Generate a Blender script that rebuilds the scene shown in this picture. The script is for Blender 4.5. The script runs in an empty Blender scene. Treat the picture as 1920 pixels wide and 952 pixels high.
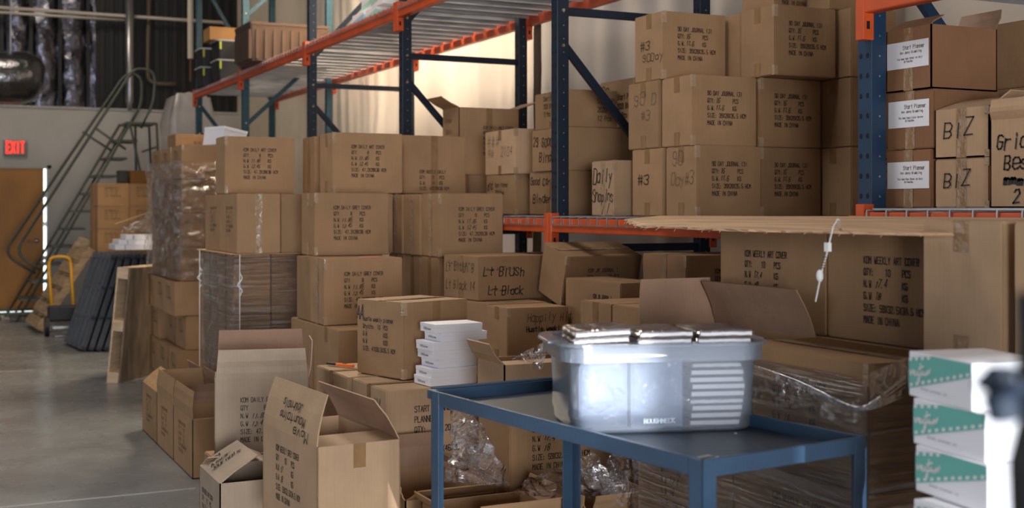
import bpy, bmesh, math, random
from mathutils import Vector, Matrix, noise
random.seed(7)
C = bpy.context.scene.collection
R = math.radians
# ------------------------------------------------------------ camera, world, lights, exposure
# World axes: -X runs down the aisle away from the camera (distance "a"), +Y runs into the rack ("b"), Z up.
EYE = 1.58
FPX = 2300.0
PHI = math.atan((960 + 150) / FPX); SN, CS = math.sin(PHI), math.cos(PHI)
cam_d = bpy.data.cameras.new('camera'); cam = bpy.data.objects.new('camera', cam_d); C.objects.link(cam)
cam.location = (0, 0, EYE); cam.rotation_euler = (R(90), 0, R(90) - PHI)
cam_d.lens = FPX / 1920 * 36; cam_d.sensor_width = 36; cam_d.shift_y = -86 / 1920; cam_d.clip_start = 0.05; cam_d.clip_end = 100
cam_d.dof.use_dof = True; cam_d.dof.focus_distance = 5.1; cam_d.dof.aperture_fstop = 3.0
bpy.context.scene.camera = cam
sc = bpy.context.scene
sc.view_settings.view_transform = 'Standard'; sc.view_settings.look = 'None'
sc.view_settings.exposure = 0.08; sc.view_settings.gamma = 1.0; sc.view_settings.use_curve_mapping = False
w = bpy.data.worlds.new('world'); sc.world = w; w.use_nodes = True
w.node_tree.nodes['Background'].inputs[0].default_value = (0.55, 0.62, 0.75, 1); w.node_tree.nodes['Background'].inputs[1].default_value = 0.06

def area(name, loc, target, sx, sy, power, col):
    d = bpy.data.lights.new(name, 'AREA'); d.shape = 'RECTANGLE'; d.size = sx; d.size_y = sy; d.energy = power; d.color = col
    o = bpy.data.objects.new(name, d); C.objects.link(o); o.location = loc
    o.rotation_euler = (Vector(target) - Vector(loc)).to_track_quat('-Z', 'Y').to_euler(); return o
area('daylight_side_bay_door', (-9.0, -6.0, 2.7), (-7.5, 2.5, 1.0), 5.0, 3.4, 115, (0.87, 0.91, 1.0))
area('daylight_rear_bay_door', (3.7, -0.2, 1.35), (-4.0, 1.9, 1.1), 2.6, 1.9, 500, (0.93, 0.95, 1.0))
area('near_top_fill', (-5.0, 0.7, 5.6), (-4.9, 1.7, 0.5), 1.6, 1.6, 75, (0.96, 0.96, 1.0))  # unseen overhead fill added to brighten the near carton tops
area('ceiling_lamp_light_rear_wall', (-11.3, 3.7, 5.0), (-11.0, 4.7, 2.4), 2.6, 0.5, 330, (1.0, 0.84, 0.62))
area('ceiling_lamp_light_aisle', (-8.5, 1.0, 6.5), (-7.5, 1.6, 0), 3.0, 1.2, 80, (1.0, 0.82, 0.62))
area('ceiling_lamp_light_far_wall', (-16.5, 0.5, 6.5), (-19.0, 1.5, 1.5), 2.5, 1.2, 95, (1.0, 0.86, 0.70))
sp = bpy.data.lights.new('sun', 'SUN'); sp.energy = 5; sp.angle = R(0.6); sp.color = (0.93, 0.96, 1.0)
sun = bpy.data.objects.new('sun', sp); C.objects.link(sun)
SUN_DIR = Vector((-0.88, 0.03, -0.38)).normalized()
sun.rotation_euler = SUN_DIR.to_track_quat('-Z', 'Y').to_euler()

# ------------------------------------------------------------ surveying helpers (pixel of the photograph -> place in the room)
def P3(a, b, z): return Vector((-a, b, z))
def ray(x): return (x - 960) / FPX
def a_on(x, b): r = ray(x); return b * (CS - r * SN) / (SN + r * CS)
def b_on(x, a): r = ray(x); return a * (SN + r * CS) / (CS - r * SN)
def depth(a, b): return a * CS + b * SN
def z_at(y, a, b): return EYE + (390 - y) / FPX * depth(a, b)
def pa(x, y, a): b = b_on(x, a); return P3(a, b, z_at(y, a, b))
def pb(x, y, b): a = a_on(x, b); return P3(a, b, z_at(y, a, b))

# ------------------------------------------------------------ materials
MATS = {}
def mat(name, col, rough=0.6, metal=0.0, noise_amt=0.0, nscale=8.0, bump=0.0, bscale=30.0, emit=None, es=1.0, alpha=None, spec=0.5, trans=0.0, stretch=(1, 1, 1)):
    m = bpy.data.materials.new(name); m.use_nodes = True; nt = m.node_tree; b = nt.nodes['Principled BSDF']
    b.inputs['Base Color'].default_value = (*col, 1); b.inputs['Roughness'].default_value = rough; b.inputs['Metallic'].default_value = metal
    b.inputs['Specular IOR Level'].default_value = spec
    tc = nt.nodes.new('ShaderNodeTexCoord')
    mp = nt.nodes.new('ShaderNodeMapping'); mp.inputs['Scale'].default_value = stretch
    nt.links.new(tc.outputs['Object'], mp.inputs[0])
    if noise_amt:
        n = nt.nodes.new('ShaderNodeTexNoise'); n.inputs['Scale'].default_value = nscale; n.inputs['Detail'].default_value = 5
        nt.links.new(mp.outputs[0], n.inputs['Vector'])
        r = nt.nodes.new('ShaderNodeMapRange'); r.inputs['From Min'].default_value = 0.3; r.inputs['From Max'].default_value = 0.7
        r.inputs['To Min'].default_value = 1 - noise_amt; r.inputs['To Max'].default_value = 1 + noise_amt * 0.6
        nt.links.new(n.outputs['Fac'], r.inputs['Value'])
        mx = nt.nodes.new('ShaderNodeVectorMath'); mx.operation = 'SCALE'; mx.inputs[0].default_value = col
        nt.links.new(r.outputs[0], mx.inputs['Scale']); nt.links.new(mx.outputs[0], b.inputs['Base Color'])
    if bump:
        n2 = nt.nodes.new('ShaderNodeTexNoise'); n2.inputs['Scale'].default_value = bscale; n2.inputs['Detail'].default_value = 4
        nt.links.new(mp.outputs[0], n2.inputs['Vector'])
        bp = nt.nodes.new('ShaderNodeBump'); bp.inputs['Strength'].default_value = bump; bp.inputs['Distance'].default_value = 0.02
        nt.links.new(n2.outputs['Fac'], bp.inputs['Height']); nt.links.new(bp.outputs[0], b.inputs['Normal'])
    if emit:
        b.inputs['Emission Color'].default_value = (*emit, 1); b.inputs['Emission Strength'].default_value = es
    if alpha is not None: b.inputs['Alpha'].default_value = alpha
    if trans: b.inputs['Transmission Weight'].default_value = trans
    MATS[name] = m; return m

def kraft(name, col, inner=False):
    m = bpy.data.materials.new(name); m.use_nodes = True; nt = m.node_tree; b = nt.nodes['Principled BSDF']; L = nt.links.new
    b.inputs['Roughness'].default_value = 0.72; b.inputs['Specular IOR Level'].default_value = 0.3
    tc = nt.nodes.new('ShaderNodeTexCoord'); oi = nt.nodes.new('ShaderNodeObjectInfo')
    n = nt.nodes.new('ShaderNodeTexNoise'); n.inputs['Scale'].default_value = 5; n.inputs['Detail'].default_value = 6
    L(tc.outputs['Object'], n.inputs['Vector'])
    mp = nt.nodes.new('ShaderNodeMapping'); mp.inputs['Scale'].default_value = (220, 220, 1.5); L(tc.outputs['Object'], mp.inputs[0])
    n2 = nt.nodes.new('ShaderNodeTexNoise'); n2.inputs['Scale'].default_value = 1; n2.inputs['Detail'].default_value = 2; L(mp.outputs[0], n2.inputs['Vector'])
    r = nt.nodes.new('ShaderNodeMapRange'); r.inputs['From Min'].default_value = 0.3; r.inputs['From Max'].default_value = 0.7; r.inputs['To Min'].default_value = 0.88; r.inputs['To Max'].default_value = 1.08
    L(n.outputs['Fac'], r.inputs['Value'])
    r2 = nt.nodes.new('ShaderNodeMapRange'); r2.inputs['To Min'].default_value = 0.92; r2.inputs['To Max'].default_value = 1.08; L(n2.outputs['Fac'], r2.inputs['Value'])
    r3 = nt.nodes.new('ShaderNodeMapRange'); r3.inputs['To Min'].default_value = 0.86; r3.inputs['To Max'].default_value = 1.1; L(oi.outputs['Random'], r3.inputs['Value'])
    m1 = nt.nodes.new('ShaderNodeMath'); m1.operation = 'MULTIPLY'; L(r.outputs[0], m1.inputs[0]); L(r2.outputs[0], m1.inputs[1])
    m2 = nt.nodes.new('ShaderNodeMath'); m2.operation = 'MULTIPLY'; L(m1.outputs[0], m2.inputs[0]); L(r3.outputs[0], m2.inputs[1])
    mx = nt.nodes.new('ShaderNodeVectorMath'); mx.operation = 'SCALE'; mx.inputs[0].default_value = col
    L(m2.outputs[0], mx.inputs['Scale']); L(mx.outputs[0], b.inputs['Base Color'])
    bp = nt.nodes.new('ShaderNodeBump'); bp.inputs['Strength'].default_value = 0.25 if not inner else 0.6; bp.inputs['Distance'].default_value = 0.002
    L(n2.outputs['Fac'], bp.inputs['Height'])
    bp2 = nt.nodes.new('ShaderNodeBump'); bp2.inputs['Strength'].default_value = 0.25; bp2.inputs['Distance'].default_value = 0.03
    L(n.outputs['Fac'], bp2.inputs['Height']); L(bp.outputs[0], bp2.inputs['Normal']); L(bp2.outputs[0], b.inputs['Normal'])
    MATS[name] = m; return m
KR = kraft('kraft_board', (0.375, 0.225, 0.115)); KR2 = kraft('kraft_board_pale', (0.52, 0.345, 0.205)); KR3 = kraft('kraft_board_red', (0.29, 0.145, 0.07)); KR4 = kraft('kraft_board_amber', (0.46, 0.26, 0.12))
KRI = kraft('kraft_board_inside', (0.38, 0.235, 0.155), True)
KRG = kraft('kraft_board_grey', (0.43, 0.33, 0.24))
TAPE = mat('packing_tape', (0.30, 0.175, 0.08), 0.22, noise_amt=0.15, nscale=20, bump=0.25, bscale=25)
CTAPE = mat('clear_tape', (0.42, 0.29, 0.18), 0.12, noise_amt=0.15, nscale=20, bump=0.5, bscale=30)
INK = mat('print_ink', (0.035, 0.025, 0.02), 0.7)
INK2 = mat('faded_print_ink', (0.17, 0.11, 0.065), 0.7)
PEN = mat('marker_ink', (0.012, 0.01, 0.012), 0.5)
PEN2 = mat('thin_pen_ink', (0.14, 0.10, 0.08), 0.5)
PAPER = mat('white_paper', (0.82, 0.82, 0.84), 0.6)
WBOX = mat('white_box_board', (0.86, 0.86, 0.90), 0.45)
BLUE = mat('rack_navy_paint', (0.006, 0.015, 0.032), 0.45, noise_amt=0.2, nscale=6)
BLUEL = mat('rack_blue_paint', (0.008, 0.036, 0.082), 0.45, noise_amt=0.2, nscale=6)
TEAL = mat('rack_teal_paint', (0.014, 0.075, 0.11), 0.45, noise_amt=0.2, nscale=6)
ORANGE = mat('beam_orange_paint', (0.62, 0.09, 0.018), 0.38, noise_amt=0.2, nscale=5)
HOLE = mat('punched_hole_black', (0.004, 0.005, 0.008), 0.9)
ZINC = mat('zinc_steel', (0.42, 0.42, 0.43), 0.35, metal=0.85, noise_amt=0.2, nscale=6)
GALV = mat('galvanised_deck', (0.50, 0.50, 0.51), 0.38, metal=0.45, noise_amt=0.25, nscale=5)
BRASS = mat('bolt_zinc', (0.7, 0.6, 0.35), 0.3, metal=1)
CART = mat('cart_blue_enamel', (0.040, 0.082, 0.145), 0.36, noise_amt=0.12, nscale=9, bump=0.05, bscale=60)
CARTT = mat('cart_shelf_mat', (0.04, 0.055, 0.075), 0.42, noise_amt=0.2, nscale=9)
BLACK = mat('black_plastic', (0.012, 0.012, 0.014), 0.5)
YELLOW = mat('yellow_paint', (0.75, 0.36, 0.01), 0.35)
WOOD = mat('pallet_wood', (0.42, 0.28, 0.16), 0.8, noise_amt=0.35, nscale=5, stretch=(1, 1, 6))
WOODD = mat('pallet_wood_dark', (0.21, 0.15, 0.095), 0.85, noise_amt=0.4, nscale=4, stretch=(1, 6, 1))  # darker brown for the deck of the pallet on edge
WOODL = mat('pallet_wood_pale', (0.66, 0.48, 0.31), 0.75, noise_amt=0.25, nscale=5, stretch=(1, 1, 6))
DOORM = mat('oak_veneer', (0.46, 0.19, 0.022), 0.5, noise_amt=0.25, nscale=2.5, stretch=(1, 1, 0.4))
LADM = mat('ladder_grey_green_paint', (0.075, 0.085, 0.07), 0.5)
GREYP = mat('grey_plastic', (0.09, 0.10, 0.125), 0.38, noise_amt=0.2, nscale=6)
BROWNB = mat('brown_bin_plastic', (0.075, 0.042, 0.025), 0.4)
LIDG = mat('bin_lid_grey', (0.42, 0.42, 0.44), 0.4)
YEL2 = mat('yellow_latch', (0.55, 0.62, 0.04), 0.4)
GREEN = mat('teal_print', (0.15, 0.47, 0.41), 0.5)
GREEN2 = mat('pale_green_print', (0.40, 0.68, 0.56), 0.5)
BLUEP = mat('pale_blue_print', (0.35, 0.58, 0.75), 0.5)
WHITEP = mat('white_plastic', (0.80, 0.80, 0.78), 0.35)
REDE = mat('exit_letters_lit', (0.9, 0.05, 0.03), 0.5, emit=(1, 0.05, 0.03), es=1.1)
REDP = mat('exit_panel_lit', (0.35, 0.12, 0.10), 0.5, emit=(0.9, 0.12, 0.10), es=0.10)
GAP = mat('daylight_outside', (0.9, 1, 1), 0.5, emit=(0.75, 0.95, 1.0), es=3.0)
ORP = mat('orange_knife_plastic', (0.9, 0.20, 0.02), 0.35)
PIPEW = mat('cream_pipe', (0.50, 0.45, 0.38), 0.5)
REDT = mat('pink_label', (0.75, 0.22, 0.2), 0.5)

def film(name, base, streak, rough=0.1, scale=(2, 2, 14), bumpd=0.02, white=(0.75, 0.78, 0.82), nscale=3.0):
    m = bpy.data.materials.new(name); m.use_nodes = True; nt = m.node_tree; L = nt.links.new
    for n in list(nt.nodes): nt.nodes.remove(n)
    out = nt.nodes.new('ShaderNodeOutputMaterial'); tc = nt.nodes.new('ShaderNodeTexCoord')
    mp = nt.nodes.new('ShaderNodeMapping'); mp.inputs['Scale'].default_value = scale; mp.inputs['Rotation'].default_value = (0.12, 0.1, 0); L(tc.outputs['Object'], mp.inputs[0])
    n = nt.nodes.new('ShaderNodeTexNoise'); n.inputs['Scale'].default_value = nscale; n.inputs['Detail'].default_value = 6; n.inputs['Distortion'].default_value = 0.8; L(mp.outputs[0], n.inputs['Vector'])
    bp = nt.nodes.new('ShaderNodeBump'); bp.inputs['Strength'].default_value = 1.0; bp.inputs['Distance'].default_value = bumpd; L(n.outputs['Fac'], bp.inputs['Height'])
    g = nt.nodes.new('ShaderNodeBsdfGlossy'); g.inputs['Roughness'].default_value = rough; g.inputs['Color'].default_value = (0.95, 0.97, 1, 1); L(bp.outputs[0], g.inputs['Normal'])
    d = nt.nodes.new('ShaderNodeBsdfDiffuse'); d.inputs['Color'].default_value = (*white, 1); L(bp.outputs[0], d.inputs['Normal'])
    t = nt.nodes.new('ShaderNodeBsdfTransparent')
    fr = nt.nodes.new('ShaderNodeFresnel'); fr.inputs['IOR'].default_value = 1.45; L(bp.outputs[0], fr.inputs['Normal'])
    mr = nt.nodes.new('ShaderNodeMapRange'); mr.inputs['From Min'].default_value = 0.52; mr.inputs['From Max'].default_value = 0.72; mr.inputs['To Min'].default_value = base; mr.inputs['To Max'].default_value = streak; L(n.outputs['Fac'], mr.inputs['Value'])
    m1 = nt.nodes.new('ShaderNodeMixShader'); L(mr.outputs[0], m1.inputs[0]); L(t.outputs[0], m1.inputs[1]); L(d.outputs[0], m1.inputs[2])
    ad = nt.nodes.new('ShaderNodeMath'); ad.operation = 'ADD'; ad.use_clamp = True; ad.inputs[1].default_value = 0.025; L(fr.outputs[0], ad.inputs[0])
    m2 = nt.nodes.new('ShaderNodeMixShader'); L(ad.outputs[0], m2.inputs[0]); L(m1.outputs[0], m2.inputs[1]); L(g.outputs[0], m2.inputs[2])
    L(m2.outputs[0], out.inputs[0]); MATS[name] = m; return m
FILM = film('stretch_film', 0.02, 0.28, rough=0.1, scale=(1.2, 1.2, 26), bumpd=0.03, nscale=2.4)  # white noise streaks in the colour stand in for wrinkle highlights
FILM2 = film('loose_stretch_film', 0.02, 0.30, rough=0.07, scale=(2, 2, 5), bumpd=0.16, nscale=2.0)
FILMC = film('crumpled_film', 0.02, 0.30, rough=0.08, scale=(3, 3, 3), bumpd=0.05, nscale=5)
FILMB = film('journal_film', 0.02, 0.25, rough=0.06, scale=(4, 4, 4), bumpd=0.03, nscale=4)
TOTE = film('frosted_tote_plastic', 0.17, 0.20, rough=0.18, scale=(1, 1, 1), bumpd=0.001, white=(0.74, 0.83, 0.98))

# ------------------------------------------------------------ mesh helpers
def newobj(name, bm, mats, parent=None, loc=None, smooth=False):
    me = bpy.data.meshes.new(name); bm.to_mesh(me); bm.free()
    for m in (mats if isinstance(mats, (list, tuple)) else [mats]): me.materials.append(m)
    if smooth:
        for p in me.polygons: p.use_smooth = True
    o = bpy.data.objects.new(name, me); C.objects.link(o)
    if parent: o.parent = parent
    if loc is not None: o.location = loc
    return o
def bx(bm, x0, x1, y0, y1, z0, z1, mi=0, bev=0.0, M=None):
    g = bmesh.ops.create_cube(bm, size=1); vs = g['verts']
    for v in vs: v.co = Vector(((x0 + x1) / 2 + v.co.x * (x1 - x0), (y0 + y1) / 2 + v.co.y * (y1 - y0), (z0 + z1) / 2 + v.co.z * (z1 - z0)))
    fs = set(f for v in vs for f in v.link_faces)
    for f in fs: f.material_index = mi
    if bev:
        es = set(e for v in vs for e in v.link_edges)
        r = bmesh.ops.bevel(bm, geom=list(es), offset=bev, segments=2, affect='EDGES', profile=0.5)
        vs = list(set(v for f in r['faces'] for v in f.verts) | set(v for v in vs if v.is_valid))
        for f in r['faces']: f.material_index = mi
    if M is not None:
        for v in vs: v.co = M @ v.co
    return vs
def bar(bm, p, q, wd, th=None, mi=0, up=Vector((0, 0, 1))):
    """rectangular bar from p to q"""
    th = th or wd; p = Vector(p); q = Vector(q); d = (q - p); ln = d.length; d.normalize()
    if abs(d.dot(up)) > 0.99: up = Vector((0, 1, 0))
    s = d.cross(up).normalized(); u = s.cross(d).normalized()
    vs = []
    for t in (p, q):
        for i, j in ((-1, -1), (1, -1), (1, 1), (-1, 1)): vs.append(bm.verts.new(t + s * i * wd / 2 + u * j * th / 2))
    for f in ((3, 2, 1, 0), (4, 5, 6, 7), (0, 1, 5, 4), (1, 2, 6, 5), (2, 3, 7, 6), (3, 0, 4, 7)):
        bm.faces.new([vs[k] for k in f]).material_index = mi
def tube(bm, pts, r, n=10, mi=0, closed=False):
    pts = [Vector(p) for p in pts]; rings = []
    N = len(pts)
    for i, p in enumerate(pts):
        if closed: d = pts[(i + 1) % N] - pts[i - 1]
        else: d = (pts[min(i + 1, N - 1)] - pts[max(i - 1, 0)])
        d.normalize(); up = Vector((0, 0, 1)) if abs(d.z) < 0.9 else Vector((1, 0, 0))
        s = d.cross(up).normalized(); u = s.cross(d)
        rr = r[i] if isinstance(r, (list, tuple)) else r
        rings.append([bm.verts.new(p + (s * math.cos(2 * math.pi * k / n) + u * math.sin(2 * math.pi * k / n)) * rr) for k in range(n)])
    for i in range(N if closed else N - 1):
        A, B = rings[i], rings[(i + 1) % N]
        for k in range(n): bm.faces.new((A[k], A[(k + 1) % n], B[(k + 1) % n], B[k])).material_index = mi
    if not closed:
        bm.faces.new(rings[0][::-1]).material_index = mi; bm.faces.new(rings[-1]).material_index = mi
def fillet(pts, r=0.08, n=4):
    """round the corners of a polyline"""
    pts = [Vector(p) for p in pts]; out = [pts[0]]
    for i in range(1, len(pts) - 1):
        a, b, c = pts[i - 1], pts[i], pts[i + 1]; k1 = min(r, (a - b).length / 2); k2 = min(r, (c - b).length / 2)
        p, q = b + (a - b).normalized() * k1, b + (c - b).normalized() * k2
        for j in range(n + 1):
            t = j / n; out.append(p * (1 - t) ** 2 + b * 2 * t * (1 - t) + q * t * t)
    return out + [pts[-1]]
def tag(o, label, cat, group=None, kind=None):
    if label: o['label'] = label
    if cat: o['category'] = cat
    if group: o['group'] = group
    if kind: o['kind'] = kind
    return o
def thing(name, label, cat, loc=(0, 0, 0), rz=0, group=None):
    o = bpy.data.objects.new(name, None); C.objects.link(o); o.location = loc; o.rotation_euler = (0, 0, rz); o.empty_display_size = 0.1
    return tag(o, label, cat, group)
def struct(name, bm, m, smooth=False): return tag(newobj(name, bm, m, smooth=smooth), None, None, None, 'structure')

# ------------------------------------------------------------ single-stroke lettering
GL = {'A': '022842 1434', 'B': '02083847463505 3544433202', 'C': '4738180703123243', 'D': '02083847433202', 'E': '48080242 0535', 'F': '480802 0535', 'G': '47381807031232434525',
 'H': '0208 4248 0545', 'I': '2228', 'J': '4843321203', 'K': '0208 480542', 'L': '080242', 'M': '0208254842', 'N': '02084248'.replace('02084248', '02084248'), 'O': '120307183847433212',
 'P': '02083847463505', 'Q': '120307183847433212 2442', 'R': '02083847463505 2542', 'S': '4738180706354443321203', 'T': '0848 2228', 'U': '080312324348', 'V': '082248', 'W': '0812253248',
 'X': '0248 0842', 'Y': '082548 2522', 'Z': '08480242', '0': '120307183847433212', '1': '172822', '2': '07183847460242', '3': '07183847463525 354443321203', '4': '323804440444'.replace('323804440444', '3238044 4').replace(' ', ''),
 '5': '480805354443321203', '6': '4738180703123243443505', '7': '084812', '8': '18070615354443321203041535464738 18'.replace(' ', ''), '9': '453515060718384743321203', '.': '1213', ':': '1213 1516', '(': '28161422', ')': '28363422',
 '#': '1218 3238 0444 0646', '-': '1535', '/': '0248', 'a': '4536160503123243 4642', 'b': '0802 0516364543321203', 'c': '4536160503123243', 'd': '4842 4536160503123243', 'e': '04444536160503123243',
 'f': '38281712 0636', 'g': '4536160503123243 4641302011', 'h': '0208 0516364542', 'i': '2226 2728', 'j': '262110 2728', 'k': '0208 460442', 'l': '2822', 'm': '0206 05162522 25364542', 'n': '0206 0516364542',
 'o': '120305163645433212', 'p': '0006 0516364543321203', 'r': '0206 051636', 's': '4536160543321203', 't': '282332 0646', 'u': '0603123243 4642', 'v': '062246', 'w': '0612243246', 'x': '0246 0642', 'y': '0624 4610', 'z': '06460242', "'": '2728', '~': '0535 1636'}
GL['N'] = '02084248'; GL['N'] = '0208 0842 4248'; GL['4'] = '3238 380444'
def ribbons(bm, s, u0, v0, adv, cap, th, place, hand=0.0, slant=0.0, mi=0, rnd=None):
    """letters as flat strokes; place(u, v) -> point"""
    rnd = rnd or random.Random(len(s) * 7 + int(u0 * 1000)); u = u0
    for ch in s:
        g = GL.get(ch)
        if g:
            dy = rnd.uniform(-hand, hand) * cap * 0.35; k = 1 + rnd.uniform(-hand, hand) * 0.5
            for st in g.split():
                pts = []
                for i in range(0, len(st) - 1, 2):
                    x, y = int(st[i]), int(st[i + 1]) - 2
                    x += rnd.uniform(-hand, hand) * 0.9; y += rnd.uniform(-hand, hand) * 0.9
                    pts.append(Vector((u + (x / 4 * adv * 0.72 * k) + slant * y / 6 * cap, v0 + dy + y / 6 * cap * k)))
                for a, b in zip(pts, pts[1:]):
                    d = b - a
                    if d.length < 1e-6: continue
                    d.normalize(); nrm = Vector((-d.y, d.x)) * th / 2; e = d * th * 0.45
                    q = [a - e - nrm, b + e - nrm, b + e + nrm, a - e + nrm]
                    bm.faces.new([bm.verts.new(place(c.x, c.y)) for c in q]).material_index = mi
        u += adv * (1 + (rnd.uniform(-hand, hand) * 0.3))
PRT = {
 'art': (['KDM DAILY ART COVER', 'QTY      8    PCS', 'N.W           KG', 'G.W           KG', 'SIZE: 47.2X28X38 HCM', 'MADE IN CHINA'], ['', '', '11.85', '12.45']),
 'grey': (['KDM DAILY GREY COVER', 'QTY      8    PCS', 'N.W           KG', 'G.W           KG', 'SIZE: 47.2X28X38 HCM', 'MADE IN CHINA'], ['', '', '11.85', '12.45']),
 'weekly': (['KDM WEEKLY ART COVER', 'QTY:    10    PCS', 'N.W           KG', 'G.W           KG', 'SIZE: 59X32.5X34.5 HCM', 'MADE IN CHINA'], ['', '', '17.4', '18']),
 'wgrey': (['KDM WEEKLY GREY COVER', 'QTY     10    PCS', 'N.W           KG', 'G.W           KG', 'SIZE: 59X32.5X34.5 HCM', 'MADE IN CHINA'], ['', '', '17', '18']),
 'day': (['90 DAY JOURNAL (3)', 'QTY:         PCS', 'G.W.         KG', 'SIZE: 39X28X35.5 HCM', 'MADE IN CHINA'], ['', '16', '11.6']),
 'hustle': (['Hustle weekly planner', 'Qty/ctn:  10  PCS', 'G.W           KGS', 'N.W           KGS', 'SIZE: 41X30.5X35.5 HCM'], []),
 'start': (['START PLANNER', 'PLANNER', 'QTY:      20', 'G.W:', 'SIZE:54.9X46X35'], ['', '', '', '19']),
 'jm': (['KDM JM JOURNAL 1', 'QTY:       24 PCS', 'G.W:     9.65 KG'], []),
 'house': (['KDM HUSTLE DAILY', 'QTY:   10   PCS', 'G.W:   14   KG', 'SIZE: 47X28X38 HCM'], []),
 'dayt': (['90 DAY JOURNAL (3)'], []),
 'sp': (['Start Planner', '2020 Blue', '12 Pcs'], []),
}
def face_place(face, w, d, h, off=0.0012):
    # (u from the left edge of the face, v down from its top) -> local point, origin = near bottom corner, body in x<0, y>0
    if face == 'R': return lambda u, v: Vector((off, u, h - v)) if True else None
    if face == 'L': return lambda u, v: Vector((-d + u, -off, h - v))
    if face == 'T': return lambda u, v: Vector((-d + v, u, h + off))
def printing(parent, face, w, d, h, spec):
    """spec = (kind, u, v[, scale, ink]) printed shipping marks"""
    kind, u, v = spec[:3]; k = spec[3] if len(spec) > 3 else 1.0; ink = spec[4] if len(spec) > 4 else INK
    pl = face_place(face, w, d, h); bm = bmesh.new(); hb = bmesh.new(); lines, hand = PRT[kind]
    for i, s in enumerate(lines): ribbons(bm, s, u, -(v + i * 0.037 * k), 0.0118 * k, 0.021 * k, 0.0029 * k, lambda a, b: pl(a, -b), hand=0.02)
    newobj('printed_text', bm, ink, parent)
    any_h = False
    for i, s in enumerate(hand):
        if s: any_h = True; ribbons(hb, s, u + 0.05 * k, -(v + i * 0.037 * k), 0.0125 * k, 0.023 * k, 0.0028 * k, lambda a, b: pl(a, -b), hand=0.35, slant=0.3)
    if any_h: newobj('handwriting', hb, PEN, parent)
    else: hb.free()
def writing(parent, face, w, d, h, rows, ink=None):
    """rows = [(text, u, v, adv, cap, th)] felt-pen writing"""
    pl = face_place(face, w, d, h, 0.002); bm = bmesh.new()
    for s, u, v, adv, cap, th in rows: ribbons(bm, s, u, -v, adv, cap, th, lambda a, b: pl(a, -b), hand=0.3, slant=0.12)
    return newobj('handwriting', bm, ink or PEN, parent)
def strip(bm, face, w, d, h, u0, u1, v0, v1, off=0.0008):
    pl = face_place(face, w, d, h, off)
    N = 3
    for i in range(N):
        a, b = v0 + (v1 - v0) * i / N, v0 + (v1 - v0) * (i + 1) / N
        q = [pl(u0, a), pl(u0, b), pl(u1, b), pl(u1, a)]
        bm.faces.new([bm.verts.new(c) for c in q])

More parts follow.
